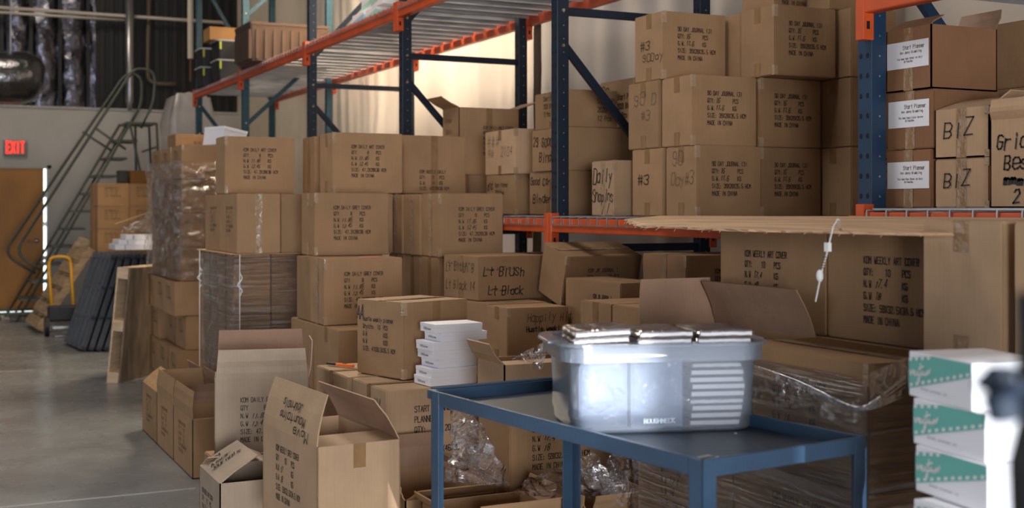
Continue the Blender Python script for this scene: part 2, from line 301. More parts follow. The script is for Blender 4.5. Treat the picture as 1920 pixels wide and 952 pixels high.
def carton(label, a, b, z, w, d, h, yaw=0.0, L=None, Rr=None, wL=None, wR=None, tape='', m=None, group=None, open_=None, soft=0.006, pitch=0.0, penL=None, penR=None, name='carton', cat='box', shut=True, gloss=False):
    """cardboard box: near bottom corner at (a, b, z); w along the face looking up the aisle, d along the aisle."""
    m = m or KR
    t = thing(name, label, cat, P3(a, b, z), R(yaw), group)
    if pitch: t.rotation_euler = (0, R(pitch), R(yaw))
    rnd = random.Random(int(a * 977 + b * 313 + z * 101))
    bm = bmesh.new()
    if open_ is None:
        g = bmesh.ops.create_cube(bm, size=1)
        for v in bm.verts: v.co = Vector((-d / 2 + v.co.x * d, w / 2 + v.co.y * w, h / 2 + v.co.z * h))
        bmesh.ops.subdivide_edges(bm, edges=bm.edges[:], cuts=3, use_grid_fill=True)
        for v in bm.verts:
            x, y, zz = v.co; fx, fy, fz = (x + d) / d, y / w, zz / h
            k = 16 * fy * (1 - fy) * fz * (1 - fz)
            if fx > 0.99 or fx < 0.01: v.co.x += (1 if fx > 0.5 else -1) * (k * soft * rnd.uniform(-.6, .05))
            k = 16 * fx * (1 - fx) * fz * (1 - fz)
            if fy > 0.99 or fy < 0.01: v.co.y += (1 if fy > 0.5 else -1) * (k * soft * rnd.uniform(-.6, .05))
            if fz > 0.99: v.co.z -= soft * rnd.uniform(0.0, 0.5) * (1 if 0.05 < fx < 0.95 and 0.05 < fy < 0.95 else 0.3)
        es = [e for e in bm.edges if len(e.link_faces) == 2 and e.calc_face_angle(0) > 1.0]
        bmesh.ops.bevel(bm, geom=es, offset=0.0045, segments=2, affect='EDGES')
        # the meeting line of the top flaps
        q = [(-0.006, 0.005), (-d + 0.006, 0.005)]
        along = w >= d
        for sgn in (0,):
            if along: cs = [Vector((-d / 2 - .0015, .006, h + .0006)), Vector((-d / 2 + .0015, .006, h + .0006)), Vector((-d / 2 + .0015, w - .006, h + .0006)), Vector((-d / 2 - .0015, w - .006, h + .0006))]
            else: cs = [Vector((-d + .006, w / 2 - .0015, h + .0006)), Vector((-.006, w / 2 - .0015, h + .0006)), Vector((-.006, w / 2 + .0015, h + .0006)), Vector((-d + .006, w / 2 + .0015, h + .0006))]
            bm.faces.new([bm.verts.new(c) for c in cs]).material_index = 1
        newobj('box_body', bm, [m, HOLE], t)
    else:
        T = 0.005
        for (x0, x1, y0, y1) in ((-T, 0, 0, w), (-d, -d + T, 0, w), (-d, 0, 0, T), (-d, 0, w - T, w)): bx(bm, x0, x1, y0, y1, 0, h)
        bx(bm, -d, 0, 0, w, 0, T)
        newobj('box_body', bm, m, t)
        # flaps: dict edge -> (angle from vertical outward in degrees, length)
        for e, (ang, ln) in open_.items():
            fb = bmesh.new(); A = R(ang); dz, do = math.cos(A) * ln, math.sin(A) * ln; ins = 0.006; tp = 0.012
            if e == 'near': c = [(0, 0), (0, w)]; o = Vector((1, 0)); 
            elif e == 'far': c = [(-d, w), (-d, 0)]; o = Vector((-1, 0))
            elif e == 'left': c = [(-d, 0), (0, 0)]; o = Vector((0, -1))
            else: c = [(0, w), (-d, w)]; o = Vector((0, 1))
            p, q = Vector(c[0]), Vector(c[1]); dr = (q - p).normalized(); NS = 5
            inn = Vector((-o.x * T * math.cos(A), -o.y * T * math.cos(A), T * math.sin(A)))
            prev = None
            for i in range(NS + 1):
                f_ = i / NS; tt = tp * f_; bow = 0.010 * math.sin(f_ * math.pi) * rnd.uniform(0.4, 1)
                base = [p + dr * (ins + tt), q - dr * (ins + tt)]
                row = []
                for bb in base:
                    P = Vector((bb.x + o.x * (do * f_ + bow), bb.y + o.y * (do * f_ + bow), h + dz * f_)); row += [P, P + inn]
                row = [fb.verts.new(r_) for r_ in row]
                if prev:
                    fb.faces.new((prev[0], prev[2], row[2], row[0])).material_index = 0
                    fb.faces.new((prev[1], row[1], row[3], prev[3])).material_index = 1
                    fb.faces.new((prev[0], row[0], row[1], prev[1])).material_index = 0
                    fb.faces.new((prev[2], prev[3], row[3], row[2])).material_index = 0
                else: fb.faces.new((row[0], row[1], row[3], row[2]))
                prev = row
            fb.faces.new((prev[0], prev[2], prev[3], prev[1])); bmesh.ops.recalc_face_normals(fb, faces=fb.faces[:])
            newobj('flap', fb, [m, KRI], t)
    if tape:
        tw = 0.048; tm = CTAPE if gloss else TAPE
        def tape_part(*ss):
            tb = bmesh.new()
            for q_ in ss: strip(tb, q_[0], w, d, h, *q_[1:])
            newobj('packing_tape', tb, tm, t)
        if 'L' in tape:   # tape wrapping over the flap line on the left face
            tape_part(('L', d / 2 - tw / 2, d / 2 + tw / 2, 0, h * 0.22)); tape_part(('L', d / 2 - tw / 2, d / 2 + tw / 2, h * 0.8, h))
        if 'V' in tape: tape_part(('L', d / 2 - tw / 2, d / 2 + tw / 2, 0, h))
        if 'R' in tape: tape_part(('R', w / 2 - tw / 2, w / 2 + tw / 2, 0, h * 0.25)); tape_part(('R', w / 2 - tw / 2, w / 2 + tw / 2, h * 0.8, h))
        if 'W' in tape: tape_part(('R', w / 2 - tw / 2, w / 2 + tw / 2, 0, h))
        if 'E' in tape:   # folded over the near vertical edge at top and bottom
            for (v0, v1) in ((0, h * 0.17), (h * 0.86, h)):
                bmx = bmesh.new(); pL, pR = face_place('L', w, d, h, .0008), face_place('R', w, d, h, .0008)
                vv = [[bmx.verts.new(c) for c in (pL(d - .02, v_), pL(d + .0008, v_), pR(.02, v_))] for v_ in (v0, v1)]
                for k_ in range(2): bmx.faces.new((vv[0][k_], vv[1][k_], vv[1][k_ + 1], vv[0][k_ + 1]))
                newobj('packing_tape', bmx, CTAPE, t)
        if 'T' in tape:
            if w >= d: tape_part(('T', 0.003, w - 0.003, d / 2 - tw / 2, d / 2 + tw / 2, 0.0016))
            else: tape_part(('T', w / 2 - tw / 2, w / 2 + tw / 2, 0.003, d - 0.003, 0.0016))
    if L: printing(t, 'L', w, d, h, L)
    if Rr: printing(t, 'R', w, d, h, Rr)
    if wL: writing(t, 'L', w, d, h, wL, penL)
    if wR: writing(t, 'R', w, d, h, wR, penR)
    return t

# ------------------------------------------------------------ the room
def floor_mat():
    m = bpy.data.materials.new('polished_concrete'); m.use_nodes = True; nt = m.node_tree; b = nt.nodes['Principled BSDF']; L = nt.links.new
    tc = nt.nodes.new('ShaderNodeTexCoord'); n = nt.nodes.new('ShaderNodeTexNoise'); n.inputs['Scale'].default_value = 0.9; n.inputs['Detail'].default_value = 9; n.inputs['Roughness'].default_value = 0.65; L(tc.outputs['Object'], n.inputs['Vector'])
    cr = nt.nodes.new('ShaderNodeValToRGB'); cr.color_ramp.elements[0].position = 0.3; cr.color_ramp.elements[0].color = (0.15, 0.152, 0.152, 1); cr.color_ramp.elements[1].position = 0.72; cr.color_ramp.elements[1].color = (0.32, 0.335, 0.335, 1); L(n.outputs['Fac'], cr.inputs[0]); L(cr.outputs[0], b.inputs['Base Color'])
    n2 = nt.nodes.new('ShaderNodeTexNoise'); n2.inputs['Scale'].default_value = 3; n2.inputs['Detail'].default_value = 6; L(tc.outputs['Object'], n2.inputs['Vector'])
    r = nt.nodes.new('ShaderNodeMapRange'); r.inputs['To Min'].default_value = 0.12; r.inputs['To Max'].default_value = 0.42; L(n2.outputs['Fac'], r.inputs['Value']); L(r.outputs[0], b.inputs['Roughness'])
    bp = nt.nodes.new('ShaderNodeBump'); bp.inputs['Strength'].default_value = 0.15; bp.inputs['Distance'].default_value = 0.01; L(n2.outputs['Fac'], bp.inputs['Height']); L(bp.outputs[0], b.inputs['Normal'])
    return m
FLOORM = floor_mat(); JOINT = mat('floor_joint_filler', (0.42, 0.41, 0.38), 0.5)
bm = bmesh.new(); bx(bm, -20.4, 4.2, -8.5, 4.8, -0.1, 0.0); struct('floor', bm, FLOORM)
bm = bmesh.new(); bx(bm, -7.02, -7.0, -6.0, 1.4, 0.0, 0.002); bx(bm, -12.82, -12.8, -6.0, 1.0, 0.0, 0.002); struct('trim_1', bm, JOINT)
AW = 20.1
WALLF = mat('far_wall_grey_paint', (0.47, 0.45, 0.42), 0.8, noise_amt=0.08, nscale=2)
WALLR = mat('rear_wall_cream_paint', (0.72, 0.62, 0.50), 0.85, noise_amt=0.08, nscale=1.5)
DJ = b_on(88, AW); DL = b_on(82, AW); DTOP = z_at(316, AW, DJ); DL0 = DL - 1.05; WT = z_at(205, AW, b_on(160, AW))
bm = bmesh.new()
bx(bm, -AW - .2, -AW, -8.5, DL0 - .04, 0, WT); bx(bm, -AW - .2, -AW, DJ, 4.8, 0, WT); bx(bm, -AW - .2, -AW, DL0 - .04, DJ, DTOP, WT); bx(bm, -AW - .26, -AW + .02, -8.5, 4.8, WT, WT + .03)
struct('wall_far', bm, WALLF)
bm = bmesh.new(); bx(bm, -AW - .3, -AW - .25, DL0 - .1, DJ + .1, 0, DTOP + .1); struct('daylight_panel', bm, GAP)  # glowing panel behind the door gap, standing in for daylight outside
bm = bmesh.new(); bx(bm, -AW - .06, -AW - .01, DL0, DL, 0.035, DTOP + .004, bev=.004); dr = struct('door_1', bm, DOORM)
bm = bmesh.new()
for zz in (0.12, 0.78, 1.30, 1.74): bx(bm, -AW - .03, -AW + .004, DL - .01, DJ, zz, zz + .07)
newobj('hinge', bm, ZINC, dr)
bm = bmesh.new(); kz = 1.08; tube(bm, [(-AW, DL - .1, kz), (-AW + .06, DL - .1, kz), (-AW + .07, DL - .1, kz)], [.035, .012, .012]); tube(bm, [(-AW + .065, DL - .1, kz), (-AW + .065, DL - .24, kz)], .012); newobj('door_handle', bm, ZINC, dr)
bm = bmesh.new(); bx(bm, -AW - .02, -AW + .012, DL0 - .1, DL0 - .04, 0, DTOP + .05); bx(bm, -AW, -AW + .012, DJ, DJ + .06, 0, DTOP + .05); bx(bm, -AW, -AW + .012, DL0 - .1, DJ + .06, DTOP, DTOP + .05); struct('trim_2', bm, WALLF)
# black foil insulation above the far wall, in sagging panels between dark battens
INS = mat('black_foil_insulation', (0.11, 0.11, 0.135), 0.24, metal=1.0, bump=1.0, bscale=9, spec=0.8, stretch=(1, 1, 0.7))
bm = bmesh.new(); NY, NZ = 150, 50; g = []
for i in range(NY + 1):
    y = -3.5 + 8.2 * i / NY; row = []
    for j in range(NZ + 1):
        z = WT - .2 + 5.2 * j / NZ; p = abs(math.sin(math.pi * (y + 3.5) / 0.42))
        dx = 0.05 * p + 0.06 * noise.noise(Vector((y * 4, z * 3, 2))) * p + 0.03 * noise.noise(Vector((y * 11, z * 8, 5))) * p
        row.append(bm.verts.new((-AW - .3 + dx, y, z)))
    g.append(row)
for i in range(NY):
    for j in range(NZ): bm.faces.new((g[i][j], g[i + 1][j], g[i + 1][j + 1], g[i][j + 1]))
tag(newobj('insulation_sheet', bm, INS, smooth=True), 'black foil insulation sagging in panels above the far wall', 'insulation', kind='structure')
DARK = mat('dark_corrugated_steel', (0.009, 0.008, 0.008), 0.6)
bm = bmesh.new()
for k in range(20): bx(bm, -AW - .24, -AW - .18, -3.5 + .42 * k - .02, -3.5 + .42 * k + .03, WT, WT + 5)
y = 2.55
while y < 4.7: bx(bm, -AW - .2, -AW - .12, y, y + .07, WT + .03, WT + 5); y += .14
bx(bm, -AW - .22, -AW - .16, 2.5, 4.8, WT + .03, WT + 5)
struct('trim_3', bm, DARK)
bm = bmesh.new(); bx(bm, -20.4, 4.2, 4.72, 4.85, 0, 8.0); struct('wall_rear', bm, WALLR)
bm = bmesh.new(); SDW = mat('side_wall_paint', (0.35, 0.35, 0.36), 0.8)
for (x0, x1, z0, z1) in ((-20.4, -8.6, 0, 6), (-2.6, 4.2, 0, 6), (-8.6, -2.6, 4.6, 6)): bx(bm, x0, x1, -8.7, -8.5, z0, z1)
struct('wall_aisle', bm, SDW)
# near wall, unseen; two openings added to aim sun at tote and boxes
bm = bmesh.new()
def crossing(p): return p - SUN_DIR * ((4.1 - p.x) / -SUN_DIR.x)
o1, o2 = crossing(P3(2.84, 1.50, .90)), crossing(P3(2.84, 1.80, 1.285)); o3, o4 = crossing(P3(1.84, 1.915, .80)), crossing(P3(1.84, 2.16, 1.30))
bx(bm, 4.05, 4.15, -8.6, o1.y, 0, 6); bx(bm, 4.05, 4.15, o1.y, o2.y, 0, o1.z); bx(bm, 4.05, 4.15, o1.y, o2.y, o2.z, 6)
bx(bm, 4.05, 4.15, o2.y, o3.y, 0, 6); bx(bm, 4.05, 4.15, o3.y, o4.y, 0, o3.z); bx(bm, 4.05, 4.15, o3.y, o4.y, o4.z, 6); bx(bm, 4.05, 4.15, o4.y, 4.72, 0, 6)
struct('wall_near', bm, SDW)
bm = bmesh.new(); bx(bm, 0.0, 0.12, 1.25, 4.6, 0, 1.62); struct('light_blocker', bm, SDW)  # unseen blocker added to keep rear light off the right-hand stacks
bm = bmesh.new(); bx(bm, -20.6, 4.2, -8.7, 4.85, 8.0, 8.1); struct('ceiling', bm, DARK)
bm = bmesh.new(); bx(bm, -20.6, 4.2, -8.75, -8.7, 6.0, 8.0); bx(bm, 4.15, 4.2, -8.75, 4.85, 6.0, 8.0); bx(bm, -20.6, -20.5, -8.7, 4.85, 2.9, 8.0); struct('wall_upper', bm, SDW)

# hung sheeting on the rear wall
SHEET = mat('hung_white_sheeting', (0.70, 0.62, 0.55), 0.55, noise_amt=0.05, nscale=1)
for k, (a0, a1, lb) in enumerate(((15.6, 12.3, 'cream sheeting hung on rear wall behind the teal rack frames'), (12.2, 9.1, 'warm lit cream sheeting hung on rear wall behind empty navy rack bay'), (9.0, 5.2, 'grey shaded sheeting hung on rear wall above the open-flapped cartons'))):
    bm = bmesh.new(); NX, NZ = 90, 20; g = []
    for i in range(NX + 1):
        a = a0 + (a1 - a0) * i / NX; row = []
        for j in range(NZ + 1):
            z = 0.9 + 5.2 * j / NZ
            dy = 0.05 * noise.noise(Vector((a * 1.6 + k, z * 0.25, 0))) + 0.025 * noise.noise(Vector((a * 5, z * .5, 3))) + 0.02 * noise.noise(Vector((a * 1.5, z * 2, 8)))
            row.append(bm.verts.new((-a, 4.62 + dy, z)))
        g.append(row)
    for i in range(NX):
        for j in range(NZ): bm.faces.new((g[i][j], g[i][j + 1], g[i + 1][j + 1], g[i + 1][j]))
    tag(newobj('wall_sheeting', bm, SHEET if k < 2 else mat('hung_shaded_sheeting', (0.36, 0.34, 0.33), 0.6), smooth=True), lb, 'sheeting')  # third sheet's darker colour holds the shade on that stretch of wall

# pipes and duct on the far wall
def pipe(name, label, pts, r, m, cat='pipe'):
    bm = bmesh.new(); tube(bm, pts, r, 14)
    return tag(newobj(name, bm, m, smooth=True), label, cat)
ap = AW - .1
pipe('water_pipe', 'upper cream pipe running level across black insulation, turning down at right', fillet([pa(-20, 13, ap), pa(426, 43, ap), pa(426, 62, ap)], .1), .027, PIPEW)
pipe('water_pipe', 'lower cream pipe just under the long one, ending at flue', [pa(-20, 22, ap), pa(234, 38, ap)], .022, PIPEW)
pipe('flue_pipe', 'thick galvanised vertical pipe rising from far wall behind ladder', [pa(243, 207, ap - .1), pa(243, 195, ap - .1), pa(243, 190, ap - .1), pa(243, -60, ap - .1)], [.03, .045, .062, .062], ZINC)
pipe('conduit', 'brown vertical conduit right of the galvanised pipe', fillet([pa(330, 158, AW + .05), pa(282, 157, AW + .05), pa(276, 140, AW + .05), pa(280, -50, AW + .05)], .2), .035, mat('brown_pipe', (0.12, 0.09, 0.06), 0.5))
t = thing('drop_pipe', 'pale vertical drop pipe with thin brown end hanging beside teal post', 'pipe', pa(357, 0, 17.5))
bm = bmesh.new(); tube(bm, [(0, 0, 4.2), (0, 0, z_at(110, 17.5, b_on(357, 17.5)) - pa(357, 0, 17.5).z)], .04, 12); newobj('pipe', bm, PIPEW, t)
bm = bmesh.new(); tube(bm, [(0, 0, z_at(110, 17.5, b_on(357, 17.5)) - pa(357, 0, 17.5).z), (0, 0, z_at(152, 17.5, b_on(357, 17.5)) - pa(357, 0, 17.5).z)], .013, 8); newobj('thin_rod', bm, mat('rust', (0.12, 0.05, 0.03), 0.7), t)
DUCT = mat('black_foil_duct', (0.17, 0.17, 0.18), 0.22, metal=0.9, bump=0.8, bscale=9)
bm = bmesh.new(); q0 = pa(-60, 145, 18.6); q1 = pa(48, 145, 18.6); q2 = pa(80, 150, 18.6); tube(bm, [q0, q0.lerp(q1, .3), q0.lerp(q1, .6), q1, q1.lerp(q2, .6), q2], [.36, .37, .36, .37, .32, .2], 24)
tag(newobj('air_duct', bm, DUCT, smooth=True), 'dark shiny round air duct high at left over exit sign', 'duct')
bm = bmesh.new(); q = pa(20, 100, 18.6); tube(bm, [(q.x, q.y, q.z - .1), (q.x, q.y, 7.95)], .012, 6); q = pa(-40, 100, 18.6); tube(bm, [(q.x, q.y, q.z - .1), (q.x, q.y, 7.95)], .012, 6); tag(newobj('duct_hanger', bm, ZINC), 'thin hanger rods holding the dark round air duct', 'hanger')

# exit sign
ex = thing('exit_sign', 'red lit EXIT sign on the far wall above wooden door', 'sign', pa(28, 276, AW))
sx = .16
bm = bmesh.new(); bx(bm, 0, .05, -.165, .165, -.13, .105, bev=.01); newobj('housing', bm, mat('sign_housing', (0.22, 0.21, 0.20), 0.5), ex)
bm = bmesh.new(); bx(bm, .05, .056, -.125, .13, -.10, .095); newobj('sign_face', bm, REDP, ex)
bm = bmesh.new(); ribbons(bm, 'EXIT', -.118, -.085, .066, .165, .024, lambda u, v: Vector((.058, u, v))); newobj('sign_letters', bm, REDE, ex)

# ------------------------------------------------------------ pallet rack
FA = [16.19, 13.656, 11.065, 8.633, 6.164, 3.626, 1.13]
BF, BR = 3.278, 4.245
def post_bm(holes=True, top=6.2):
    bm = bmesh.new(); W2 = .0375; Tm = .003
    bx(bm, -W2, W2, -W2, W2, 0, top, bev=.004)
    z = .1
    while holes and z < top:
        for s in (-.018, .018):     # teardrop holes on the aisle face, small round ones on the near face
            vs = [bm.verts.new((s + .008 * math.cos(t_), -W2 - .0008, z + (.013 if math.sin(t_) > 0 else .009) * math.sin(t_))) for t_ in [i * math.pi / 4 for i in range(8)]]
            bm.faces.new(vs).material_index = 1
        vs = [bm.verts.new((W2 + .0008, .004 + .0045 * math.cos(t_), z + .0045 * math.sin(t_))) for t_ in [i * math.pi / 3 for i in range(6)]]
        bm.faces.new(vs).material_index = 2
        z += .0508 * 1.5
    return bm
names = ['teal upright frame at far end of rack beside the storage bins', 'teal upright frame, second from far end, with crossing braces', 'navy upright frame behind the tall wrapped pallets', 'navy upright frame carrying end of the metal deck, behind carton rows', 'navy upright frame in middle of picture in front of shelved cartons', 'blue perforated upright frame between journal cartons and white-labelled cartons', 'blue upright frame beyond the white-labelled cartons']
braces = [
 [(2.9, 1.75), (4.55, 3.05), (1.2, 1.7), (.3, .3), (2.55, 1.55)], [(2.53, 3.39), (3.52, 3.52), (3.75, 4.6), (1.62, 1.62), (1.5, .6), (.3, .3)],
 [(2.52, 1.55), (2.72, 2.72), (3.0, 4.0), (1.4, 1.4), (.3, 1.2), (.25, .25)], [(2.52, 1.55), (2.72, 2.72), (3.0, 4.0), (1.4, 1.4), (.3, 1.2), (.25, .25)],
 [(2.50, 1.5), (2.70, 2.70), (3.0, 4.0), (1.35, 1.35), (.3, 1.2), (.25, .25)], [(2.62, 1.68), (2.85, 2.85), (3.1, 4.0), (1.35, 1.35), (.3, 1.2), (.25, .25)], [(.25, .25), (.3, 1.2)]]
for k, a in enumerate(FA):
    m = TEAL if k < 2 else (BLUEL if k >= 5 else BLUE)
    t = thing('upright_frame', names[k], 'rack frame', P3(a, BF, 0), 0, 'upright frames of the pallet rack')
    for yy in (0, BR - BF):
        newobj('post', post_bm(), [m, HOLE, ZINC if k >= 2 else HOLE], t, (0, yy, 0))
        bm = bmesh.new(); bx(bm, -.07, .07, -.06, .06, 0, .006); newobj('foot_plate', bm, m, t, (0, yy, 0))
    for (z0, z1) in braces[k]:
        bm = bmesh.new(); bar(bm, (0, .02, z0), (0, BR - BF - .02, z1), .03, .045, up=Vector((1, 0, 0))) if False else bar(bm, (.0, .03, z0), (.0, BR - BF - .03, z1), .028, .045)
        newobj('brace', bm, m, t)
        bm = bmesh.new(); tube(bm, [(.03, .0, z0), (.046, .0, z0)], .009, 8); newobj('bolt', bm, BRASS, t)
BEAMS = []
def beam(a0, a1, b, z0, z1, label, zdrop=.13):
    """box beam from post a0 to post a1 with hooked end brackets"""
    t = thing('shelf_beam', label, 'rack beam', P3((a0 + a1) / 2, b, z0), 0, 'orange beams of the pallet rack')
    L_ = abs(a0 - a1); s = -1 if b < 3.8 else 1; y = s * .055
    bm = bmesh.new(); bx(bm, -L_ / 2 + .04, L_ / 2 - .04, y - .022, y + .022, 0, z1 - z0, bev=.005); bx(bm, -L_ / 2 + .04, L_ / 2 - .04, y - s * .022 - .01, y - s * .022 + .01, 0, (z1 - z0) * .62); newobj('box_beam', bm, ORANGE, t)
    for e in (-1, 1):
        bm = bmesh.new(); x = e * (L_ / 2 - .022); bx(bm, x - .022, x + .022, y - .026, y + .026, -zdrop + .03, z1 - z0 + .03, bev=.003)
        bx(bm, x + .022 * 1, x + .024, y - .01, y + .004, -.06, -.03, 1); bx(bm, x + .022, x + .024, y - .006, y + .006, 0.0, .015, 1)
        newobj('end_bracket', bm, [ORANGE, HOLE], t)
    return t
zf = [(0, 1, 3.0, 3.09), (1, 2, 3.0, 3.09), (2, 3, 3.0, 3.09), (3, 4, 3.0, 3.09)]
lf = ['front orange beam of high shelf under the black storage bins', 'front orange beam of high shelf under the big brown bin', 'front orange beam of high shelf under white printed boxes', 'front orange beam rising out of picture at top centre']
lr = ['rear orange beam behind the black storage bins', 'rear orange beam behind the big brown bin', 'rear orange beam seen under deck left of navy post', 'rear orange beam with the deck channels resting on it, top centre']
for (i, j, z0, z1), l1, l2 in zip(zf, lf, lr):
    beam(FA[i], FA[j], BF, z0, z1, l1); beam(FA[i], FA[j], BR, z0, z1, l2)
beam(FA[3], FA[4], BF, 1.444, 1.522, 'low front orange beam left of middle navy post under the binder cartons'); beam(FA[3], FA[4], BR, 1.444, 1.522, 'low rear orange beam behind the binder cartons')
beam(FA[4], FA[5], BF, 1.444, 1.522, 'low front orange beam under 90 day journal cartons'); beam(FA[4], FA[5], BR, 1.444, 1.522, 'low rear orange beam behind 90 day journal cartons')
beam(FA[5], FA[6], BF, 1.475, 1.565, 'orange beam at right under the white-labelled cartons'); beam(FA[5], FA[6], BR, 1.475, 1.565, 'rear orange beam behind the white-labelled cartons')
beam(FA[5], FA[6], BF, 2.315, 2.43, 'thick orange beam at top right above white-labelled cartons'); beam(FA[5], FA[6], BR, 2.315, 2.43, 'rear upper orange beam at top right')
def wire_deck(a0, a1, z, label, high=False):
    t = thing('wire_deck', label, 'wire deck', P3(a0 - .06, BF - .05, z), 0, 'wire decks of the pallet rack')
    L_ = a0 - a1 - .12; W_ = BR - BF + .1; bm = bmesh.new(); r = .0033
    n = int(L_ / .1)
    for i in range(n + 1):
        x = .005 + (L_ - .01) * i / n
        bar(bm, (x, -.032, .003), (x, W_, .003), .006); bar(bm, (x, -.032, .003), (x, -.032, -.045), .006)
    for k in range(13 if not high else 9): bar(bm, (0, W_ * k / (12 if not high else 8), .008), (L_, W_ * k / (12 if not high else 8), .008), .006)
    bar(bm, (0, -.034, -.04), (L_, -.034, -.04), .006)
    newobj('wire_mesh', bm, ZINC, t)
    if high:
        n = 10
        for i in range(n):
            bm = bmesh.new(); x = L_ * (i + .5) / n; bx(bm, x - .085, x + .085, .03, W_ - .03, -.012, -.004); bx(bm, x - .085, x - .08, .03, W_ - .03, -.04, -.004); bx(bm, x + .08, x + .085, .03, W_ - .03, -.04, -.004)
            y = .1
            while y < W_ - .1: bx(bm, x - .05, x + .05, y, y + .012, -.0135, -.012, 1); y += .045
            newobj('deck_channel', bm, [GALV, HOLE], t)
    else:
        for i in range(4):
            bm = bmesh.new(); x = L_ * (i + .5) / 4; bx(bm, x - .03, x + .03, .03, W_ - .03, -.03, -.002); newobj('deck_channel', bm, ZINC, t)
    return t
wire_deck(FA[0], FA[1], 3.093, 'galvanised deck under the black storage bins', True); wire_deck(FA[1], FA[2], 3.093, 'galvanised deck under the big brown bin', True)
wire_deck(FA[2], FA[3], 3.093, 'galvanised deck seen from below, carrying white printed boxes', True); wire_deck(FA[3], FA[4], 3.093, 'shiny slotted deck seen from below at top centre', True)
wire_deck(FA[3], FA[4], 1.526, 'wire deck under the binder cartons, wires hooked over orange beam'); wire_deck(FA[4], FA[5], 1.526, 'wire deck under 90 day journal cartons'); wire_deck(FA[5], FA[6], 1.568, 'wire deck under white-labelled cartons at right')
wire_deck(FA[5], FA[6], 2.433, 'pale deck above white-labelled cartons, at top right corner', True)

# ------------------------------------------------------------ cartons
def pallet(label, a, b, d, w_, group=None):
    """flat wooden pallet, near corner (a, b)"""
    t = thing('pallet', label, 'pallet', P3(a, b, 0), 0, group); NB = 7
    for k in range(NB):
        bm = bmesh.new(); y = w_ * (k + .5) / NB; bx(bm, -d, 0, y - .045, y + .045, .115, .135, bev=.002); newobj('deck_board', bm, WOOD, t)
    for k in range(3):
        bm = bmesh.new(); x = -d * (k + .02 if k == 0 else k) / 2; x = (-.02, -d / 2, -d + .02)[k]; bx(bm, x - .02, x + .02, 0, w_, .02, .115); newobj('stringer', bm, WOOD, t)
    for k in range(3):
        bm = bmesh.new(); y = w_ * k / 2; y = min(max(y, .05), w_ - .05); bx(bm, -d, 0, y - .045, y + .045, .0, .02); newobj('bottom_board', bm, WOOD, t)
    return t
def bulk(label, a, b, z, w_, d, h): return carton(label, a, b, z, w_, d, h, group=None)

G1 = 'daily planner cartons stacked in the aisle'
pallet('wooden pallet under tall film-wrapped stack nearest the rack end', 7.80, 1.80, .98, .58)
# film-wrapped block with cardboard sheet on it
side = {0: 'bottom row', 1: 'middle row', 2: 'top row'}
for k in range(3):
    z = .138 + k * .382
    carton(f'film-wrapped carton at the front corner under cardboard sheet, {side[k]}', 7.80, 1.80, z, .235, .472, .38, tape='V', group='cartons wrapped in film under cardboard sheet')
    carton(f'film-wrapped carton on the far aisle side under cardboard sheet, {side[k]}', 8.28, 1.80, z, .235, .472, .38, tape='V', group='cartons wrapped in film under cardboard sheet')
    carton(f'film-wrapped carton right of the front corner one under cardboard sheet, {side[k]}', 7.81, 2.045, z, .28, .472, .38, group='cartons wrapped in film under cardboard sheet')
bm = bmesh.new(); bx(bm, -1.02, 0.03, -.03, .56, 0, .004); 
tag(newobj('cardboard_sheet', bm, KR2, loc=P3(7.80, 1.80, 1.285)), 'thin cardboard sheet lying on film-wrapped stack beneath two side-on cartons', 'sheet')
carton('carton with faded marks on its left side, front one on cardboard sheet', 7.781, 1.815, 1.291, .28, .478, .382, L=('grey', .17, .10, .8, INK2), group=G1, gloss=True, tape='W')
carton('carton with faded marks, farther one of two on cardboard sheet', 8.265, 1.815, 1.291, .28, .478, .382, L=('grey', .17, .10, .8, INK2), group=G1)
carton('plain carton right of two side-on cartons on the film-wrapped stack', 7.80, 2.105, 1.291, .25, .95, .382, group=G1)
carton('KDM daily art cover carton at left end of the top row', 8.187, 1.829, 1.676, .472, .28, .385, Rr=('art', .125, .10), tape='E', gloss=True, group=G1)
carton('plain carton end just right of left art cover carton', 8.48, 2.19, 1.676, .17, .25, .37, group=G1)
carton('brown carton set back between the two art cover cartons', 7.96, 2.375, 1.676, .35, .28, .385, group=G1, tape='V')
carton('KDM daily art cover carton standing second in the top row', 7.523, 2.365, 1.676, .472, .28, .388, Rr=('art', .125, .10), tape='LE', group=G1)
carton('carton whose top just shows beneath second art cover carton', 7.455, 2.40, 1.29, .345, .62, .382, group=G1)
bulk('big carton low in row, hidden behind daily grey cover cartons', 7.64, 2.42, .0, .32, .42, 1.288)
carton('KDM daily grey cover carton with glossy taped corner, left of its row', 7.158, 2.137, 1.293, .472, .28, .38, Rr=('grey', .12, .10), tape='LE', gloss=True, group=G1)
carton('lower KDM daily grey cover carton with pink label at its top edge', 6.762, 2.075, .911, .475, .28, .38, Rr=('grey', .12, .10), tape='VE', gloss=True, group=G1)
carton('carton behind lower daily grey cover carton, only its left side seen', 7.047, 2.075, .911, .475, .28, .38, group=G1)
bm = bmesh.new(); bx(bm, -.03, .012, 0, .11, 0, .004); tag(newobj('paper_label', bm, REDT, loc=P3(6.79, 2.30, 1.2925)), 'small pink label on top edge of lower daily grey cover carton', 'label')
carton('plain brown carton below the lower grey cover carton, left of Hustle box', 6.474, 2.068, .525, .472, .475, .382, tape='L', group=G1)
carton('carton behind plain brown one, its left side running back to wrapped stack', 6.955, 2.068, .525, .472, .475, .382, group=G1)
bulk('low carton at the floor beneath plain brown carton', 6.48, 2.075, 0, .46, .94, .522)
carton('KDM daily grey cover carton at right end of its row', 6.747, 2.772, 1.289, .42, .28, .38, yaw=-1, Rr=('grey', .13, .105), tape='VE', gloss=True, group=G1)
